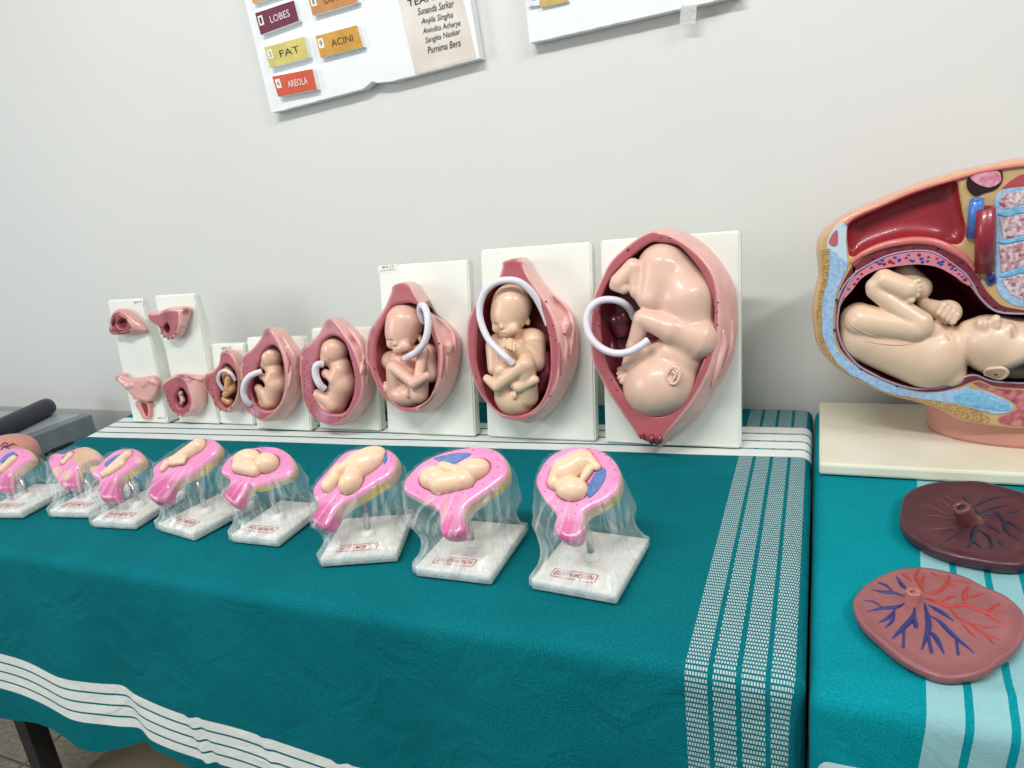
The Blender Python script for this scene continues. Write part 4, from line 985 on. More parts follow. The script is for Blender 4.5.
month('FOURTH', 'fourth month pregnancy model with slanted elongated head, fourth from left of the film-wrapped row', (159, 531.6), (195, 542), 0.115,
      [(152, 467.5), (163, 458), (177, 452), (189, 441), (199, 437.5), (211, 439), (217.5, 445.6), (214, 455), (199, 467.5), (188, 475), (177, 480), (169, 487), (166, 497), (160, 501), (153, 500.5), (147, 494), (149, 483), (152, 475)],
      (156, 496, 24), b4, (185, 462), az=16, T=0.03, fat=[(207, 465, 9), (200, 472, 6)], spots=[(210, 441), (213, 447), (208, 456), (156, 472), (160, 479), (166, 476), (152, 488)])
def b3(f): f.c(105, 474, -1, 4, 128, 455, -1, 5).c(110, 472, -1, 3.5, 122, 464, -1, 4)
month('THIRD', 'third month pregnancy model with a blue crescent, third from the left of the film-wrapped row', (93, 528), (136, 530.5), 0.115,
      [(88, 467), (97, 464), (106, 456), (117, 449), (131, 448), (139, 453), (141, 461), (134, 466), (122, 474), (115, 482), (115.5, 497), (108, 499), (100, 498), (97, 487.5), (97.6, 479), (91, 475)],
      (107, 497, 22), b3, (119, 468), az=2, T=0.03, plac=[(105, 464), (112, 458), (123, 453), (120, 457), (112, 463), (107, 467)], fat=[(134, 474, 7)], tints=[(93, 469, 6, (222, 180, 130)), (138, 460, 5, (224, 186, 150))], spots=[(127, 450), (133, 456), (128, 463), (114, 474), (103, 482), (101, 490)])
def b2(f): f.c(64, 462, -1, 3, 71, 455, -1, 3)
month('SECOND', 'second month pregnancy model with broad tan head, second from left of the film-wrapped row', (51, 518), (92, 519), 0.11,
      [(47, 459), (53, 453), (62.5, 453), (72, 448.5), (84, 446), (94, 450.5), (97, 458), (88, 461), (78, 467), (75, 476.6), (73, 485), (67, 487), (61, 485.5), (55, 478), (50, 470)],
      (67, 484, 14), b2, (73, 465), az=2, T=0.03, plac=[(62, 458), (67, 455), (69, 457), (64, 461)], fat=[(94, 464, 6)], tints=[(86, 453, 15, (214, 178, 138)), (56, 472, 7, (226, 190, 158)), (67, 475, 7, (226, 190, 158)), (51, 458, 5, (222, 110, 168))], spots=[(60, 466), (65, 469), (69, 466), (63, 472)])
def b1(f): f.c(2, 470, -1, 4, 14, 459, -1, 4)
month('FIRST', 'first month pregnancy model cut off by the left picture edge of the film-wrapped row', (-18, 519), (23.4, 519), 0.115,
      [(-16, 462), (-6, 452), (6, 448), (17, 447), (26.6, 450), (30, 458), (19, 466), (10, 475), (5, 487.5), (-2, 490), (-8, 486), (-9, 477), (-14, 471)],
      (-1, 487, 18), b1, (10, 466), az=0, T=0.03, plac=[(0, 461), (6, 455), (14, 452), (16, 456), (10, 456), (3, 463)], spots=[(22, 452), (24, 457), (14, 466), (6, 476)])

# ================================================================== PELVIS SECTION MODEL
PB_T = 0.019
def pelvis():
    y0 = on_z((816, 475), TOP)[1]
    t = thing('pelvis_section_model', 'large pelvis section model with full-term fetus on cream marble base', 'anatomical model', (0.28, 0.18, TOP))
    box('base', 0.004, 0.60, y0, 0.318, TOP+0.0008, TOP+PB_T, M['marble'], t, 0.004)
    fr = Frame((0.28, 0.112, TOP+PB_T), V(1, 0, 0), V(0, 0, 1), V(0, -1, 0)); fr.depth_scale(940, 320); s = fr.s
    uv = lambda pts, n=0.0: [fr.at(x, y, n)[:2] for x, y in pts]
    cr = lambda pts, n=100: crom(uv(pts), True, n)
    # pedestal
    c = fr.world(fr.at(1010, 430)); zt = 0.09
    cx, cy = 0.283, 0.205
    prof = [(0.120, 0.0), (0.123, 0.006), (0.122, 0.02), (0.124, 0.035), (0.126, 0.05)]
    vs, fs = lathe(prof, (cx, cy, TOP+PB_T), (0, 0, 1), 48, 1.0, 0.66); link('pedestal', mesh_py(vs, fs), M['pedestal'], t)
    # ---------------- body
    outer = [(1024, 160), (990, 167), (960, 173), (925, 184), (894, 196), (862, 209), (844, 218), (830, 228), (820.5, 239), (818, 252), (820, 275), (815.6, 294), (813.5, 313), (815, 330), (819, 347), (831, 363), (848, 375.6), (876, 390), (895, 397), (919, 403), (942, 411), (962, 421), (997, 427), (1030, 429), (1080, 425), (1110, 400), (1130, 350), (1135, 290), (1125, 220), (1100, 180), (1060, 160)]
    cavp = [(851.6, 290), (862.5, 277), (878, 269), (894, 266), (912, 264), (921, 264), (937, 266), (951, 273), (962, 283), (970, 286.5), (977, 296), (986, 306), (995, 312), (1009, 314.5), (1035, 315), (1060, 330), (1064, 350), (1055, 372), (1030, 383), (994, 381), (976, 375), (965, 376), (948, 385), (930, 388), (911, 387.5), (887, 380), (875, 374), (859, 364.7), (844, 347.5), (838, 327), (839, 311), (845, 299)]
    chm = [(848, 227), (855, 220), (878, 209.5), (909, 196), (933, 188), (955, 181), (959, 194), (962.6, 214), (966, 230), (961, 243), (948, 243.5), (933, 238.5), (912, 237), (894, 239.5), (870, 247.5), (852, 257), (848, 245)]
    O, Cv, Ch = cr(outer, 150), cr(cavp, 130), cr(chm, 90)
    T = 0.135; vox = 0.0024
    lo = np.array([*O.min(0), -T]); hi = np.array([*O.max(0), 0.001]); (X, Y, Z), org = grid(lo-0.004, hi+0.004, vox)
    dO = poly_sdf(O, X[:, :, 0], Y[:, :, 0])[:, :, None]; dC = poly_sdf(Cv, X[:, :, 0], Y[:, :, 0])[:, :, None]; dH = poly_sdf(Ch, X[:, :, 0], Y[:, :, 0])[:, :, None]
    tt = np.clip(-Z/T, 0, 1.2)
    d = smax(dO+tt**2.2*0.045-0.004*np.sin(np.pi*np.clip(tt*2, 0, 1)), np.abs(Z+T/2)-T/2, 0.006)
    dc = smax(dC+np.clip(-Z/0.10, 0, 2)**2*0.03, -0.095-Z, 0.03); d = smax(d, -dc, 0.002)
    dh = smax(dH+np.clip(-Z/0.03, 0, 2)**2*0.006, -0.022-Z, 0.02); d = smax(d, -dh, 0.002)
    vs, fs = nets(d, org, vox); z = vs[:, 2]
    cols = np.tile(np.array(lin((214, 160, 142))), (len(vs), 1))
    g = np.clip((z+0.004)/0.002, 0, 1); cols += g[:, None]*(np.array(lin((202, 168, 116)))-cols)
    c_ = poly_sdf(Cv, vs[:, 0], vs[:, 1]); g = np.clip((0.004-c_)/0.004, 0, 1)*np.clip((-0.001-z)/0.002, 0, 1); cols += g[:, None]*(np.array(lin((84, 24, 34)))-cols)
    c_ = poly_sdf(Ch, vs[:, 0], vs[:, 1]); g = np.clip((0.003-c_)/0.003, 0, 1)*np.clip((-0.0008-z)/0.0015, 0, 1); cols += g[:, None]*(np.array(lin((150, 38, 48)))-cols)
    me = mesh_py(fr.world(vs), fs); set_col(me, cols); body = link('body', me, M['organ'], t)
    # ---------------- layers on the cut face
    tan_b = [(830, 248), (829.7, 260), (828, 279), (823, 299), (822, 322.5), (823, 336.6), (833, 357), (848, 372.5), (864, 381), (887, 392), (911, 397), (930, 400), (942, 401)]
    blue_b = [(847, 262), (847, 268), (837.5, 290), (833.6, 311.6), (833.6, 333), (839, 350.6), (851.6, 363), (867, 374), (879.6, 379), (898, 387), (919, 392), (939, 392), (958, 388)]
    wall_lo = [(853, 264), (843, 282), (837, 299), (836, 311), (835.6, 333), (841, 349), (853, 362), (868, 373), (881, 378), (900, 386), (919, 391), (939, 391), (957, 387), (972, 381), (981, 380), (996, 386), (1030, 388)]
    cav_lo = [(857, 270), (848, 285), (841, 300), (838.5, 311), (837.5, 328), (843.5, 347.5), (858, 365), (874, 374.5), (886, 380.5), (910, 388), (930, 388.6), (948, 385.6), (966, 376.6), (977, 375.6), (994, 381.5), (1030, 383.5)]
    def band(name, A, B, mat, front, na=60, parent=body):
        a = crom(uv(A), False, na); b = crom(uv(B), False, na)
        return link(name, prism(fr, np.concatenate([a, b[::-1]]), -0.004, front, 0.0004), mat, parent)
    skyb = plain('pale_blue_muscle_paint', (140, 174, 212), 0.35, rgb2=(172, 200, 226), vscale=240, coat=0.3)
    band('muscle_layer', tan_b, blue_b, skyb, 0.0012)
    uw = plain('dark_red_uterus_paint', (136, 48, 62), 0.35, rgb2=(112, 34, 48), vscale=90, coat=0.3)
    wl = band('uterine_wall', wall_lo, cav_lo, uw, 0.0016)
    lil = plain('lilac_membrane_paint', (168, 150, 176), 0.35, coat=0.3)
    def line(name, pts, r, mat, parent=body, n=80, z=0.0014):
        vs, fs = tube([fr.world(fr.at(x, y, z)) for x, y in pts], r*s, 8, n); return link(name, mesh_py(vs, fs), mat, parent)
    line('membrane', cav_lo, 1.0, lil)
    # fat: stippled tan rind with raised grains
    fatm = plain('stippled_fat_paint', (206, 172, 112), 0.5, rgb2=(168, 126, 70), vscale=330, bmp=1.0, bscale=420, bdist=0.004)
    out_b = [(821, 250), (822.5, 275), (819, 294), (816.5, 313), (817.5, 330), (821.5, 346), (833, 361), (849.5, 374), (877, 388.5), (896, 395.5), (920, 401.5), (943, 409), (962, 418), (985, 424)]
    tan_c = tan_b+[(960, 404), (985, 414), (990, 421)]
    band('fat_layer', out_b, tan_c, fatm, 0.0009)
    # upper wall: dark uterine wall arch, pink placenta with vessels, salmon fold
    arch_hi = [(853, 266), (870, 254.7), (894, 247), (917, 244), (933, 245), (945, 249), (957, 256), (968.5, 263), (976.7, 274.5), (983.7, 287), (993, 298), (1003.6, 306), (1030, 311)]
    arch_lo = [(851, 280), (869, 265), (887.5, 256), (909, 251), (927, 251), (939, 254.6), (953, 264), (965, 273), (972, 283), (979, 294), (988, 304), (997, 309.5), (1030, 313)]
    band('uterine_wall', arch_hi, arch_lo, uw, 0.0016)
    pl_hi = [(842, 296), (853, 278), (869, 266), (887.5, 257), (909, 252.3), (927, 252.3), (938, 255.8), (952, 265), (964, 274.5), (971, 284)]
    pl_lo = [(845, 298), (853, 289), (862.5, 277.5), (878, 269.5), (894, 266.5), (912, 264.5), (922, 264.5), (937, 267), (951, 274), (968, 285.6)]
    pk = plain('pink_placenta_paint', (214, 132, 146), 0.35, coat=0.3, var=0.05)
    pc = band('placenta', pl_hi, pl_lo, pk, 0.002)
    line('membrane', [(838, 300), (842, 289), (853, 275), (869, 264.5), (888, 255.5), (909, 251), (927, 251), (939, 254.8), (953, 264.2), (965, 273.5), (973, 284.5), (979, 296), (988, 305.5), (997, 311.5), (1010, 313.5), (1035, 314)], 0.9, lil)
    red, blu = plain('red_vessel_paint', (150, 28, 42), 0.4), plain('blue_vessel_paint', (52, 74, 160), 0.4)
    pairs = [(871, 267.5, 1), (876, 262, 0), (880, 263.5, 1), (884, 264, 0), (882, 260, 1), (890, 261.5, 0), (895, 257.5, 1), (899, 260, 1), (893, 263, 0), (906, 258, 0), (909, 255, 1), (910, 260, 1), (913, 261, 1), (919, 254.8, 0), (921, 258.5, 1), (922.5, 262, 1), (928, 257, 0), (928, 261, 1), (937, 258.5, 0), (938.5, 262.5, 1), (942, 261.5, 1), (941, 264.5, 1), (949.5, 264, 0), (951.5, 268.5, 1), (954, 266, 0), (956, 270, 1), (959, 274, 0), (962.5, 276.5, 1), (965.5, 279.5, 0), (862, 274, 0), (858, 279, 1), (854, 284, 0), (849, 289, 1)]
    for x, y, k in pairs:
        p = fr.world(fr.at(x+random.uniform(-.5, .5), y, 0.002)); r = random.uniform(1.3, 2.1)*s
        vs_, fs_ = lathe([(r*.5, .0008), (r, .0004), (r*1.02, -.001)], p, (0, -1, 0), 9, 1, random.uniform(.7, 1.1)); link('vessel_spot', mesh_py(vs_, fs_), blu if k else red, pc)
    for x, y in [(872.5, 258.5), (914, 248), (937.5, 249), (962, 262), (977.6, 287), (985, 297.5), (995, 307), (1005, 310.5), (836.5, 300), (841, 289), (834.6, 330), (841, 347), (844, 351), (861, 369), (897, 386), (850, 276)]:
        p = fr.world(fr.at(x, y, 0.0018)); r = 1.2*s; vs_, fs_ = lathe([(r*.5, .0006), (r, .0002), (r, -.001)], p, (0, -1, 0), 8); link('vessel_spot', mesh_py(vs_, fs_), M['dot'], wl)
    sal = plain('salmon_peritoneum_paint', (214, 118, 112), 0.35, coat=0.4)
    vs, fs = tube([fr.world(fr.at(x, y, 0.001)) for x, y in [(851, 263), (862, 254.5), (880, 246.5), (897, 242.5), (914, 240.5), (931, 241.5), (944, 245.5), (957, 252.5), (967, 260), (974, 269), (980, 279)]], [2*s, 3*s, 3.6*s, 3.8*s, 3.8*s, 3.8*s, 3.8*s, 3.4*s, 2.4*s, 1.4*s, .6*s], 10, 60); link('peritoneal_fold', mesh_py(vs, fs), sal, body)
    line('skin_edge', [(846, 224), (856, 216), (880, 205.5), (909, 193), (933, 185), (960, 177.5), (985, 171), (1024, 165), (1060, 164)], 1.9, sal)
    # rectus muscle with pale sheath
    link('sheath', prism(fr, cr([(827, 246), (830, 234), (838, 225), (846.5, 224), (846, 240), (847, 266), (838, 262), (830, 262)], 40), -0.003, 0.0008, 0.0004), plain('pale_sheath_paint', (196, 214, 228), 0.4), body)
    link('rectus_muscle', prism(fr, cr([(829, 243), (831, 236), (837, 230), (837.5, 244), (833, 246)], 30), -0.003, 0.0018, 0.0005), plain('muscle_pink_paint', (190, 98, 106), 0.4), body)
    # colon
    ax = fr.world(fr.at(984, 184, -0.004)); link('colon_wall', prism(fr, cr([(966.5, 181), (968, 190), (975, 196), (984, 193), (996, 189), (1002, 181), (1002, 172), (998, 170.5), (985, 172), (972, 175)], 50), -0.004, 0.0022, 0.0006), plain('black_maroon_paint', (44, 20, 26), 0.35), body)
    link('colon', prism(fr, cr([(970, 178), (976, 174.5), (988, 171.5), (998, 171.5), (1000.5, 176), (1000, 182), (992, 187), (985, 187), (977, 184)], 50), -0.004, 0.0034, 0.0006), plain('pink_colon_paint', (206, 116, 138), 0.4, rgb2=(226, 170, 186), vscale=160), body)
    # great vessels: real tubes standing proud of the face
    def vessel(name, a, b, r, mat, hole):
        p0, p1 = fr.world(fr.at(*a, 0.016)), fr.world(fr.at(*b, 0.0)); ax = p0-p1; L = np.linalg.norm(ax)
        vs, fs = lathe([(r*s, 0), (r*s, L), (r*.55*s, L+.0003), (r*.5*s, L-.006)], p1, ax, 24); o = link(name, mesh_py(vs, fs), mat, body)
        vs, fs = lathe([(r*.52*s, -.001), (r*.52*s, .0002)], p0+ax/L*-.003, ax, 20); link('lumen', mesh_py(vs, fs), hole, o)
    grey = plain('dark_lumen', (70, 62, 64), 0.6)
    vessel('vein', (977, 200), (973, 236), 6, plain('vein_blue', (66, 122, 200), 0.35, coat=.4), grey)
    vessel('artery', (985.5, 208), (984, 271), 8.2, plain('artery_red', (146, 34, 50), 0.35, coat=.4), grey)
    for (x, y, m1) in ((990.7, 279, blu),):
        vs, fs = lathe([(3.2*s, 0.002), (4.4*s, 0.002), (4.6*s, -0.002)], fr.world(fr.at(x, y, 0.001)), (0, -1, 0), 20, 1, 1.35); o = link('small_vein', mesh_py(vs, fs), m1, body)
        vs, fs = lathe([(2.4*s, 0.0026), (2.4*s, 0.001)], fr.world(fr.at(x, y, 0.001)), (0, -1, 0), 16, 1, 1.4); link('lumen', mesh_py(vs, fs), M['dot'], o)
    # spine
    link('spine_ligament', prism(fr, cr([(994, 202), (1001, 191), (1024, 187), (1075, 190), (1085, 260), (1075, 308), (1024, 307), (1013, 304.5), (1002, 297.5), (997, 288), (995.5, 274), (995.5, 240), (995.5, 215)], 60), -0.004, 0.001, 0.0005), skyb, body)
    bone = plain('speckled_bone_paint', (224, 214, 214), 0.5, rgb2=(168, 84, 100), vscale=190)
    disc = plain('blue_disc_paint', (106, 168, 206), 0.4, rgb2=(140, 194, 222), vscale=150)
    for pts in ([(998, 203), (1004, 194), (1024, 190.5), (1072, 196), (1072, 206), (1024, 204), (1006, 209.5)], [(999, 218), (1012, 216), (1024, 213), (1072, 214), (1072, 232), (1024, 235), (1003, 239.5)], [(999, 246), (1012, 244), (1024, 241), (1072, 240), (1072, 264), (1024, 266), (1001, 273)], [(1001, 280), (1010, 277), (1024, 273.5), (1072, 272), (1072, 300), (1024, 300), (1010, 294)]):
        link('vertebra', prism(fr, np.array(uv(pts)), -0.004, 0.002, 0.0008), bone, body)
    for pts in ([(998, 214), (1004, 210.5), (1024, 205.5), (1070, 207), (1070, 213), (1024, 212.5), (1008, 216.5)], [(998, 241), (1006, 240.5), (1024, 236.5), (1070, 233), (1070, 239.5), (1024, 240), (1006, 243.5)], [(1000, 276), (1008, 272), (1024, 267), (1070, 265), (1070, 271.5), (1024, 272.5), (1008, 276.5)]):
        link('intervertebral_disc', prism(fr, crom(uv(pts), True, 36), -0.004, 0.0026, 0.0006), disc, body)
    link('back_muscle', prism(fr, np.array(uv([(1001, 189), (1010, 181), (1020, 174.5), (1040, 172), (1075, 176), (1075, 188), (1024, 186)])), -0.004, 0.001, 0.0006), plain('muscle_red_paint', (178, 74, 82), 0.45), body)
    # pubic bone and perineum
    link('pubic_ligament', prism(fr, cr([(935, 394), (955, 391), (968, 386), (971, 389), (985, 391), (1003, 399), (1013, 406), (1009, 412), (997, 414), (985, 411.5), (960, 405), (940, 401)], 60), -0.004, 0.0014, 0.0005), skyb, body)
    link('pubic_bone', prism(fr, cr([(954, 397), (961, 392.5), (973, 392), (989, 397.5), (1004, 403), (1010.5, 407.5), (1004, 410), (989, 408.5), (970, 405.5), (958, 401.5)], 50), -0.004, 0.0026, 0.0006), disc, body)
    link('perineal_muscle', prism(fr, cr([(973, 383), (981, 382.5), (996, 388), (1024, 390), (1070, 392), (1090, 405), (1070, 422), (1030, 426), (1003, 424), (998, 418), (1012, 412), (1016, 405), (1004, 397), (985, 389)], 70), -0.004, 0.001, 0.0005), plain('streaked_muscle_paint', (160, 66, 78), 0.45, rgb2=(206, 128, 134), vscale=120, bmp=.4, bscale=120, bdist=.003), body)
    # ---------------- fetus
    f = Body(fr, (228, 196, 168), 2.2)
    f.c(866, 336, -18, 28, 928, 354, -16, 36).e(858, 322, -16, 19, 21, 20)
    f.c(862, 320, -2, 17, 915, 328, 8, 13, k=2).c(915, 328, 8, 13, 920, 326, 8, 12).c(920, 323, 8, 12, 875, 291, 2, 8.5, k=1.4)
    f.c(874, 286, 2, 8, 884, 278, 0, 9).c(884, 280, 2, 10.5, 908, 289, 6, 11, k=2)
    for i, (x, y, r) in enumerate(((918.5, 281, 3.2), (920, 285.5, 3.1), (919.5, 290, 3.2), (917, 295, 3.5), (911, 300, 4.6))): f.c(911, 284+i*3.2, 8, r, x, y, 11, r*0.85, k=0.9)
    f.c(905, 275, -22, 12, 918, 288, -20, 13).c(925, 306, -16, 8, 940, 310, -10, 9)
    f.e(948, 312, -6, 12.5, 12, 11, -30, k=3)
    for i in range(4): f.c(944+i*4.2, 305+i*3.4, 3, 3.4, 939+i*4.6, 313+i*3.0, 4.5, 3.2, k=1.2)
    f.c(930, 332, -2, 12, 948, 352, -6, 15).c(948, 352, -6, 15, 951, 374, -8, 14)
    f.e(1010, 348, -16, 46, 31, 34, -8, k=2).e(986, 338, -8, 25, 23, 23, 10, k=9).e(968, 332, -6, 9.5, 10.5, 10, k=6)
    f.e(994.5, 321, 6, 5, 6.5, 5.5, -25, k=4).e(997, 326, 9, 3, 3, 3, k=2)
    f.e(979, 325, 6, 3, 6.5, 5, 5, k=3).e(984.5, 325, 8, 3, 6.5, 5, 5, k=3).c(981.6, 319, 11, .6, 982.4, 332, 14.5, .6, k=1.2, cut=True, col=(206, 150, 130))
    f.e(988, 344, 2, 15, 13, 12, k=8)
    f.e(1010, 331, 7, 4.5, 7.5, 5, 5, k=4).c(1011.5, 324, 11, .7, 1012.5, 337, 13.5, .7, k=1.2, cut=True, col=(176, 132, 110))
    f.c(930, 345, 8, .8, 944, 381, 2, .8, k=2, cut=True, col=(214, 176, 146)).c(948, 335, 8, .8, 956, 372, 4, .8, k=2, cut=True, col=(214, 176, 146))
    hp = fr.at(1008, 366, 0)
    def hair(vs, cols):
        p0 = fr.at(1004, 372, 0); p1 = fr.at(1035, 352, 0); e = (p1-p0)[:2]; L = e.dot(e)
        k = ((vs[:, 0]-p0[0])*e[0]+(vs[:, 1]-p0[1])*e[1])/L
        q0 = fr.at(1006, 361, 0)[:2]; nrm = np.array([0.65, -1.0]); nrm /= np.linalg.norm(nrm)
        dd = (vs[:, :2]-q0).dot(nrm); g = np.clip((dd+4*s)/(9*s), 0, 1)
        return cols+g[:, None]*(np.array(lin((34, 30, 32)))-cols)
    me = f.mesh(0.0017, -0.09, hair); bv = bvh_world(me); fb = link('fetus', me, M['flesh'], t)
    ear = []
    for x, y in [(985, 372), (988, 368.5), (995, 367.5), (1003, 367.5), (1007.5, 371), (1005, 375.5), (998, 377.5), (990, 376.5), (985, 373)]:
        p, nn = hit(bv, x, y)
        if p is not None: ear.append(p+nn*0.0015)
    if len(ear) > 3:
        me = mesh_py(*tube(ear, 1.6*s, 8, 40)); set_col(me, np.tile(lin((232, 198, 168)), (len(me.vertices), 1))); link('ear', me, M['flesh'], fb)
        c_ = np.mean(ear, 0); vs_, fs_ = [c_-V(0, .001, 0)]+[p-V(0, -.0004, 0) for p in ear[:-1]], [(0, i+1, (i+1) % (len(ear)-1)+1) for i in range(len(ear)-1)]
        me = mesh_py(vs_, fs_); set_col(me, np.tile(lin((216, 178, 148)), (len(me.vertices), 1))); link('ear_concha', me, M['flesh'], fb)
    for q in ([(848, 315), (850, 322), (856, 328), (868, 334), (884, 339)], [(866, 341), (880, 343.5), (900, 345), (920, 343)]):
        relief('skin_fold', bv, q, .6*s, plain('fold_tone', (214, 178, 150), .5), fb, 24, 0.2)
pelvis()

# ================================================================== PLACENTAS
def placenta(label, outline, base, rimc, vessels, stub, stubcol, thick, holes):
    P = crom([on_z(p, TOP+thick)[:2] for p in outline], True, 96); c = P.mean(0)
    t = thing('placenta_model', label, 'anatomical model', (c[0], c[1], TOP), group='placenta models lying on the cloth')
    vs, fs = [], []; n = len(P); rings = [(0.93, 0.0005), (0.97, 0.002), (1.0, thick*0.45), (1.005, thick*0.75), (1.0, thick), (0.955, thick*1.02), (0.93, thick*0.9), (0.8, thick*0.98), (0.6, thick*1.06), (0.35, thick*1.12), (0.15, thick*1.15)]
    for k, (r, z) in enumerate(rings):
        for i, q in enumerate(P):
            w_ = mnoise.noise((q[0]*22, q[1]*22, k*0.2))
            p = c+(q-c)*r*(1+0.012*mnoise.noise((q[0]*45, q[1]*45, 9))); vs.append((p[0], p[1], TOP+max(0.0005, z+(0.0016*w_ if 2 <= k else 0))))
    for k in range(len(rings)-1):
        for i in range(n): fs.append((k*n+i, k*n+(i+1) % n, (k+1)*n+(i+1) % n, (k+1)*n+i))
    vs.append((c[0], c[1], TOP+thick*1.16)); last = len(vs)-1
    for i in range(n): fs.append(((len(rings)-1)*n+i, (len(rings)-1)*n+(i+1) % n, last))
    fs.append(tuple(range(n))[::-1])
    me = mesh_py(vs, fs); cols = np.tile(np.array(lin(base)), (len(vs), 1))
    r_ = np.array([mnoise.noise((v[0]*30, v[1]*30, 5)) for v in vs]); cols = np.clip(cols*(1+0.12*r_)[:, None], 0, 1); set_col(me, cols)
    bv = bvh_world(me); disc_ = link('disc', me, painted('placenta_'+rimc, 0.42, 0.25, 0.35, 200, 0.001), t)
    for (pts, r, mk, nm) in vessels: relief(nm, bv, pts, r, VM[mk], disc_, 16, 0.15, 7)
    p, nn = hit(bv, *stub[0]); ax = V(*stub[2]); ax /= np.linalg.norm(ax); R = stub[1]; L = stub[3]
    sv, sf = lathe([(R*1.7, -0.006), (R*1.25, 0.0), (R*1.02, L*0.35), (R, L*0.85), (R*0.92, L), (R*0.5, L*1.0), (R*0.4, L*0.9)], p-ax*0.002, ax, 24)
    me = mesh_py(sv, sf); set_col(me, np.tile(lin(stubcol), (len(me.vertices), 1))); st_ = link('umbilical_stub', me, disc_.data.materials[0], t)
    for (dx, dy, r, mk) in holes:
        a = np.cross(ax, V(1, 0, 0)); a /= np.linalg.norm(a); b = np.cross(ax, a)
        sv, sf = lathe([(r*.4, .0006), (r, .0004), (r, -.004)], p-ax*0.002+ax*L*0.97+a*dy+b*dx, ax, 12); link('vessel_opening', mesh_py(sv, sf), VM[mk], st_)
    return t
VM = {'r': plain('red_enamel', (172, 52, 50), 0.4), 'b': plain('blue_enamel', (36, 44, 112), 0.4), 'k': plain('midnight_enamel', (24, 26, 48), 0.35), 'p': plain('muted_rose_enamel', (120, 62, 66), .45), 'd': plain('dark_opening', (30, 16, 18), .6)}
X5 = lambda L: [(840+x/5.565, 560+y/5.565) for x, y in L]
lv = []
for pts, r in [([(470, 240), (490, 330), (490, 390), (455, 500)], .0026), ([(490, 390), (530, 430), (580, 525)], .0026), ([(485, 400), (510, 520)], .0016), ([(490, 250), (560, 290), (630, 340)], .0028), ([(500, 310), (560, 350), (640, 430), (750, 520)], .0024), ([(645, 435), (658, 530)], .0013),
               ([(415, 265), (405, 320), (350, 380), (290, 440)], .0026), ([(355, 380), (352, 490)], .0014), ([(410, 310), (425, 380)], .002), ([(360, 240), (310, 265), (240, 270), (150, 288)], .0022), ([(240, 268), (190, 235), (135, 225)], .0014), ([(310, 270), (270, 320), (215, 350)], .002), ([(305, 290), (290, 340), (250, 378)], .0018),
               ([(370, 205), (300, 185), (240, 180), (175, 165)], .0022), ([(300, 185), (260, 145), (210, 122)], .0016), ([(385, 175), (345, 140), (315, 92)], .0024)]: lv.append((X5(pts), r, 'b', 'blue_vessel'))
for pts, r in [([(470, 190), (450, 140), (420, 90), (440, 50)], .0022), ([(455, 130), (468, 90)], .0016), ([(400, 120), (370, 95), (335, 72)], .0018), ([(475, 185), (520, 185), (570, 160), (600, 120), (608, 85)], .002), ([(600, 125), (660, 118), (730, 130)], .0017), ([(590, 100), (540, 90), (505, 65)], .0013), ([(580, 150), (640, 142)], .0012),
               ([(470, 210), (540, 235), (610, 262), (690, 250), (800, 290), (960, 352)], .0024), ([(690, 240), (695, 190), (712, 150)], .0026), ([(695, 215), (750, 200), (805, 185)], .0017), ([(800, 290), (850, 330), (945, 380)], .0015), ([(820, 280), (885, 243)], .0013), ([(835, 282), (910, 285)], .0012), ([(610, 270), (660, 325), (720, 355), (800, 410), (890, 445)], .0017), ([(720, 350), (800, 372), (890, 375)], .0014), ([(670, 345), (720, 400), (762, 440)], .0014), ([(800, 410), (855, 468)], .0012), ([(560, 235), (600, 215), (645, 200)], .0015)]: lv.append((X5(pts), r, 'r', 'red_vessel'))
placenta('light rose placenta model with painted red and blue branching vessels', [(854, 600), (861.6, 589), (876, 578), (897.5, 569), (921, 567), (942, 570), (962, 576), (984, 587), (1005, 596), (1020, 608.5), (1025, 621), (1023, 635.5), (1016, 648), (1002, 659), (984, 671), (962, 676), (941, 675), (915.5, 665), (890, 649), (866, 628), (858, 617), (854, 607)],
         (146, 88, 90), 'rose', lv, [(913, 600), 0.0075, (0.0, -0.05, 1.0), 0.013], (172, 106, 100), 0.013, [(0.0, 0.0015, 0.0012, 'r'), (0.0025, -0.001, 0.0012, 'b')])
X6 = lambda L: [(864+x/6.4, 470+y/6.4) for x, y in L]
dv = []
for pts, r in [([(650, 190), (680, 245), (720, 290), (740, 340)], .004), ([(735, 330), (700, 400), (690, 450), (660, 505)], .0026), ([(690, 450), (745, 495)], .0016), ([(730, 385), (790, 420), (815, 460), (810, 510)], .0024), ([(815, 455), (865, 465), (900, 500)], .0018), ([(755, 340), (820, 370), (880, 412)], .0022), ([(740, 285), (840, 280), (890, 320), (920, 400), (1010, 460)], .0026), ([(890, 320), (950, 350), (1022, 395)], .0022), ([(740, 272), (840, 240), (920, 222)], .0015), ([(860, 280), (950, 272), (1024, 245)], .0018), ([(690, 245), (740, 215), (755, 185)], .0014), ([(660, 215), (640, 180), (600, 170)], .0013), ([(690, 330), (640, 380), (520, 460)], .0018), ([(620, 380), (540, 385), (490, 415)], .0013), ([(690, 240), (820, 185), (960, 170)], .0012)]: dv.append((X6(pts), r, 'k', 'dark_blue_vessel'))
for pts, r in [([(540, 290), (480, 260), (400, 220)], .001), ([(560, 250), (520, 210), (470, 190)], .001), ([(600, 210), (550, 180), (500, 155)], .001), ([(560, 310), (480, 295), (385, 290)], .001), ([(560, 370), (480, 375), (410, 385)], .001), ([(640, 205), (610, 170), (570, 150)], .0008)]: dv.append((X6(pts), r, 'p', 'rose_vessel'))
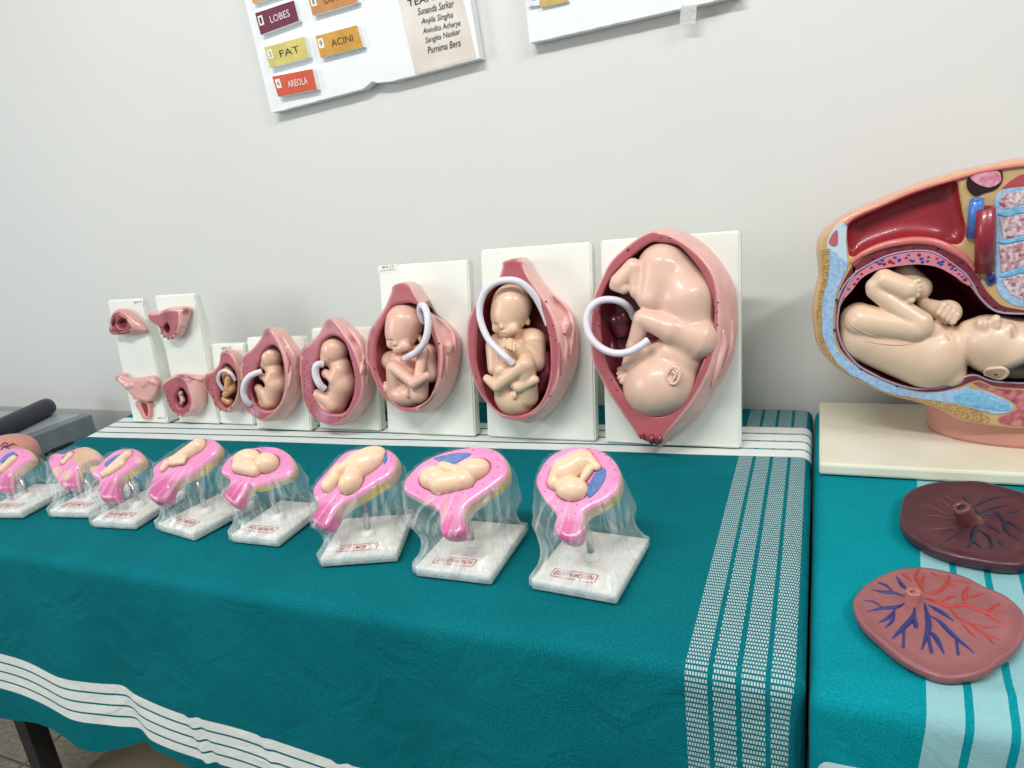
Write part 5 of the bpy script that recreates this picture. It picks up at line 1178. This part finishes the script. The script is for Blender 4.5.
placenta('dark maroon placenta model with raised navy vessels beside the marble base', [(900.7, 510), (904.6, 497), (917, 487), (942, 481.7), (976.5, 481), (997, 485), (1024, 493), (1046, 503), (1055, 520), (1048, 545), (1028, 562), (1004.6, 564), (981, 560), (951.5, 554), (926.5, 545), (908, 533), (900.7, 522)],
         (76, 34, 44), 'maroon', dv, [(969, 521), 0.010, (-0.42, -0.30, 0.85), 0.028], (104, 58, 54), 0.015, [(0, 0, 0.0038, 'd')])

# ================================================================== FOAM BOARDS ON THE WALL
def wallq(P4, off): return [on_y(p, WALL_Y-off) for p in P4]
def foam_board(label, bl, br, tl_dir, height, off=0.026, chips=()):
    a, b = on_y(bl, WALL_Y-off), on_y(br, WALL_Y-off); U = (b-a)/np.linalg.norm(b-a); W = np.linalg.norm(b-a); Vv = np.cross(V(0, -1, 0), U)
    t = thing('foam_board', label, 'poster board', ((a+b)/2))
    bm = bmesh.new(); n = 40; pts = []
    for i in range(n+1):
        x = W*i/n; y = 0.0012*mnoise.noise((x*40, 2, 3))
        for cx, cw, ch in chips: y += ch*max(0, 1-abs(x-cx)/cw)
        pts.append(a+U*x+Vv*y)
    pts += [b+Vv*height, a+Vv*height]
    F = [bm.verts.new(tuple(p)) for p in pts]; B = [bm.verts.new(tuple(p+V(0, off-0.002, 0))) for p in pts]
    bm.faces.new(F); bm.faces.new(B[::-1])
    for i in range(len(F)): bm.faces.new((F[i], B[i], B[(i+1) % len(F)], F[(i+1) % len(F)]))
    bmesh.ops.recalc_face_normals(bm, faces=bm.faces[:]); bmesh.ops.triangulate(bm, faces=[f for f in bm.faces if len(f.verts) > 4])
    link('panel', bm_mesh(bm), M['foam'], t)
    return t, a, U, Vv, off
def glued(t, P4, off, th, col, word, num, txtcol, U, Vv, dark=False):
    q = wallq(P4, off+th); fmat = plain('painted_foam', col, 0.7, var=0.18, vscale=40, bmp=.4, bscale=200, bdist=.002)
    o = quad_plate('foam_block', q, th, M['foam'], t); 
    n = V(0, -1, 0); f2 = [p+n*0.0006 for p in q]; pf = quad_plate('painted_front', f2, 0.0006, fmat, o)
    u = q[1]-q[0]; W = np.linalg.norm(u); u /= W; v = q[3]-q[0]; H = np.linalg.norm(v); v = v/H; c = sum(q)/4+n*0.0012
    m = plain('block_lettering', txtcol, .7)
    if word: fit_text('lettering', word, c+u*W*0.08, u, v, W*0.5, H*0.32, m, o)
    if num:
        sq = c-u*W*0.40+v*H*0.12; k = [sq-u*W*.06-v*H*.22, sq+u*W*.06-v*H*.22, sq+u*W*.06+v*H*.22, sq-u*W*.06+v*H*.22]
        quad_plate('number_slip', k, 0.0004, M['tagpaper'], o); fit_text('number', num, sq+n*0.0006, u, v, W*0.05, H*0.28, M['ink'], o)
t, a, U, Vv, off = foam_board('white foam board with painted name blocks and handwritten team list', (271.5, 113), (479.5, 58), None, 0.36, chips=[(0.265, 0.012, 0.012), (0.285, 0.03, 0.004)])
X = lambda L: [(220+x/5.689, x2/5.689) for x, x2 in L]
glued(t, X([(233, 198), (450, 118), (420, 2), (200, 76)]), off, 0.012, (116, 44, 70), 'LOBES', '1', (232, 222, 220), U, Vv)
glued(t, X([(285, 385), (505, 325), (478, 208), (252, 270)]), off, 0.014, (214, 202, 112), 'FAT', '3', (60, 56, 48), U, Vv)
glued(t, X([(332, 550), (552, 508), (525, 392), (298, 436)]), off, 0.014, (212, 88, 62), 'AREOLA', '4', (238, 226, 214), U, Vv)
glued(t, X([(572, 328), (815, 265), (778, 143), (544, 206)]), off, 0.012, (208, 158, 66), 'ACINI', '9', (70, 52, 40), U, Vv)
glued(t, X([(528, 88), (785, 12), (750, -105), (498, -30)]), off, 0.012, (206, 142, 84), 'DUCTS', '8', (80, 56, 44), U, Vv)
glued(t, X([(188, 20), (400, -50), (370, -165), (156, -95)]), off, 0.012, (214, 160, 96), '', '', (80, 56, 44), U, Vv)
Y8 = lambda L: [(390+x/8.536, y/8.536) for x, y in L]
np_ = wallq(Y8([(215, 630), (735, 490), (560, -260), (40, -130)]), off+0.001); note = quad_plate('note_paper', np_, 0.0006, M['note'], t)
u = np_[1]-np_[0]; u /= np.linalg.norm(u); v = np.cross(V(0, -1, 0), u)
def scrawl(word, x0, y0, x1, y1, hpx, bold=False, shear=0.25):
    p0, p1 = wallq(Y8([(x0, y0), (x1, y1)]), off+0.0022); w_ = np.linalg.norm(p1-p0); uu = (p1-p0)/w_; vv = np.cross(V(0, -1, 0), uu)
    k = np.linalg.norm(wallq(Y8([(x0, y0), (x0, y0+hpx)]), off)[0]-wallq(Y8([(x0, y0), (x0, y0+hpx)]), off)[1])
    fit_text('handwriting', word, (p0+p1)/2, uu, vv, w_, k, M['ink'], note, shear=shear)
scrawl('TEAM:-', 150, 30, 420, -45, 60, shear=0)
scrawl('Sunanda Sarkar', 235, 100, 545, 25, 62); scrawl('Anjila Singha', 265, 190, 535, 130, 66); scrawl('Anindita Acharya', 280, 272, 600, 200, 62); scrawl('Sangita Naskar', 300, 352, 600, 272, 62); scrawl('Purnima Bera', 320, 430, 600, 362, 60)
t, a, U, Vv, off = foam_board('second white foam board taped to the wall above the largest models', (530, 43), (740, -5), None, 0.34)
Z4 = lambda L: [(500+x/3.938, y/3.938) for x, y in L]
glued(t, Z4([(112, 25), (158, 20), (150, -40), (104, -35)]), off, 0.006, (232, 234, 238), 'O', '', (50, 60, 120), U, Vv)
glued(t, Z4([(162, 30), (270, 5), (262, -50), (154, -25)]), off, 0.006, (206, 176, 96), '', '', (60, 50, 40), U, Vv)
tp = wallq(Z4([(708, 96), (770, 92), (775, 18), (712, 22)]), off+0.0008)
tm, tnt, tb = new_mat('clear_adhesive_tape'); tb.inputs['Base Color'].default_value = (.8, .8, .78, 1); tb.inputs['Alpha'].default_value = 0.4; tb.inputs['Roughness'].default_value = .15
bump(tnt, tb, 300, .8, .002)
quad_plate('adhesive_tape', tp, 0.0004, tm, t)

# ================================================================== COUCH, ROLLED MAT, SALMON MODEL
bx, bz = -1.875, 0.72
t = thing('examination_couch', 'grey painted metal couch beyond the left end of the table', 'couch', (-2.3, -0.5, 0))
box('top_panel', -2.75, bx, -1.35, 0.235, bz-0.006, bz, M['bed'], t, 0.002)
box('side_rail', bx-0.03, bx+0.012, -1.35, 0.235, bz-0.055, bz+0.001, plain('dark_grey_paint', (120, 130, 134), .45, var=.15, vscale=20), t, 0.003)
box('end_rail', -2.75, bx-0.03, 0.19, 0.235, bz-0.055, bz-0.006, M['bed'], t, 0.003)
for x in (-2.7, bx-0.02):
    for y in (-1.3, 0.13): box('leg', x-0.02, x+0.02, y-0.02, y+0.02, 0, bz-0.05, M['blackmetal'], t, 0.002)
box('bracket', bx+0.0, bx+0.02, 0.10, 0.16, bz-0.085, bz-0.05, M['blackmetal'], t, 0.002)
p0, p1 = on_z((49, 406), bz+0.026), on_z((-60, 457), bz+0.026)
prof = []
L = np.linalg.norm(p1-p0)
vs, fs = lathe([(0.004, 0.004), (0.018, 0.0), (0.024, 0.004), (0.0255, 0.02), (0.0255, L*.5), (0.0258, L), (0.01, L+.002)], p0, p1-p0, 28, 1.0, 1.0)
o = own_origin(link('rolled_mat', mesh_py(vs, fs), M['mat'])); tag(o, 'dark navy vinyl mat rolled up on the grey couch', 'mat')
# salmon coloured model behind the first month model
c = on_z((2, 470), TOP); c[1] += 0.02
t = thing('organ_model', 'salmon dome-shaped organ model behind the leftmost film-wrapped model', 'anatomical model', tuple(c))
fr = Frame((c[0], c[1], TOP), V(1, 0, 0), V(0, 0, 1), V(0, -1, 0)); fr.depth_scale(2, 460)
vs, fs = lathe([(0.060, 0.0005), (0.064, 0.02), (0.062, 0.04), (0.052, 0.054), (0.034, 0.063), (0.01, 0.067)], (c[0]+0.0, c[1], TOP), (0, 0, 1), 36, 1, .9)
me = mesh_py(vs, fs); bv = bvh_world(me); o = link('body', me, M['pedestal'], t)
relief('red_vessel', bv, [(0, 447), (5, 443), (9, 446), (13, 444), (17, 446)], .0022, VM['r'], o, 20)
relief('blue_vessel', bv, [(0, 452), (4, 447), (8, 448), (11, 451)], .0022, VM['b'], o, 20)
relief('red_vessel', bv, [(0, 456), (6, 452), (12, 455)], .002, VM['r'], o, 20)
# carton under the table
o = box('floor_carton', -1.36, -1.05, -0.36, -0.1, 0.0, 0.17, plain('beige_carton', (196, 178, 146), .8, var=.1), bev=.004); own_origin(o); tag(o, 'beige carton standing on the floor under the dark teal cloth', 'box')
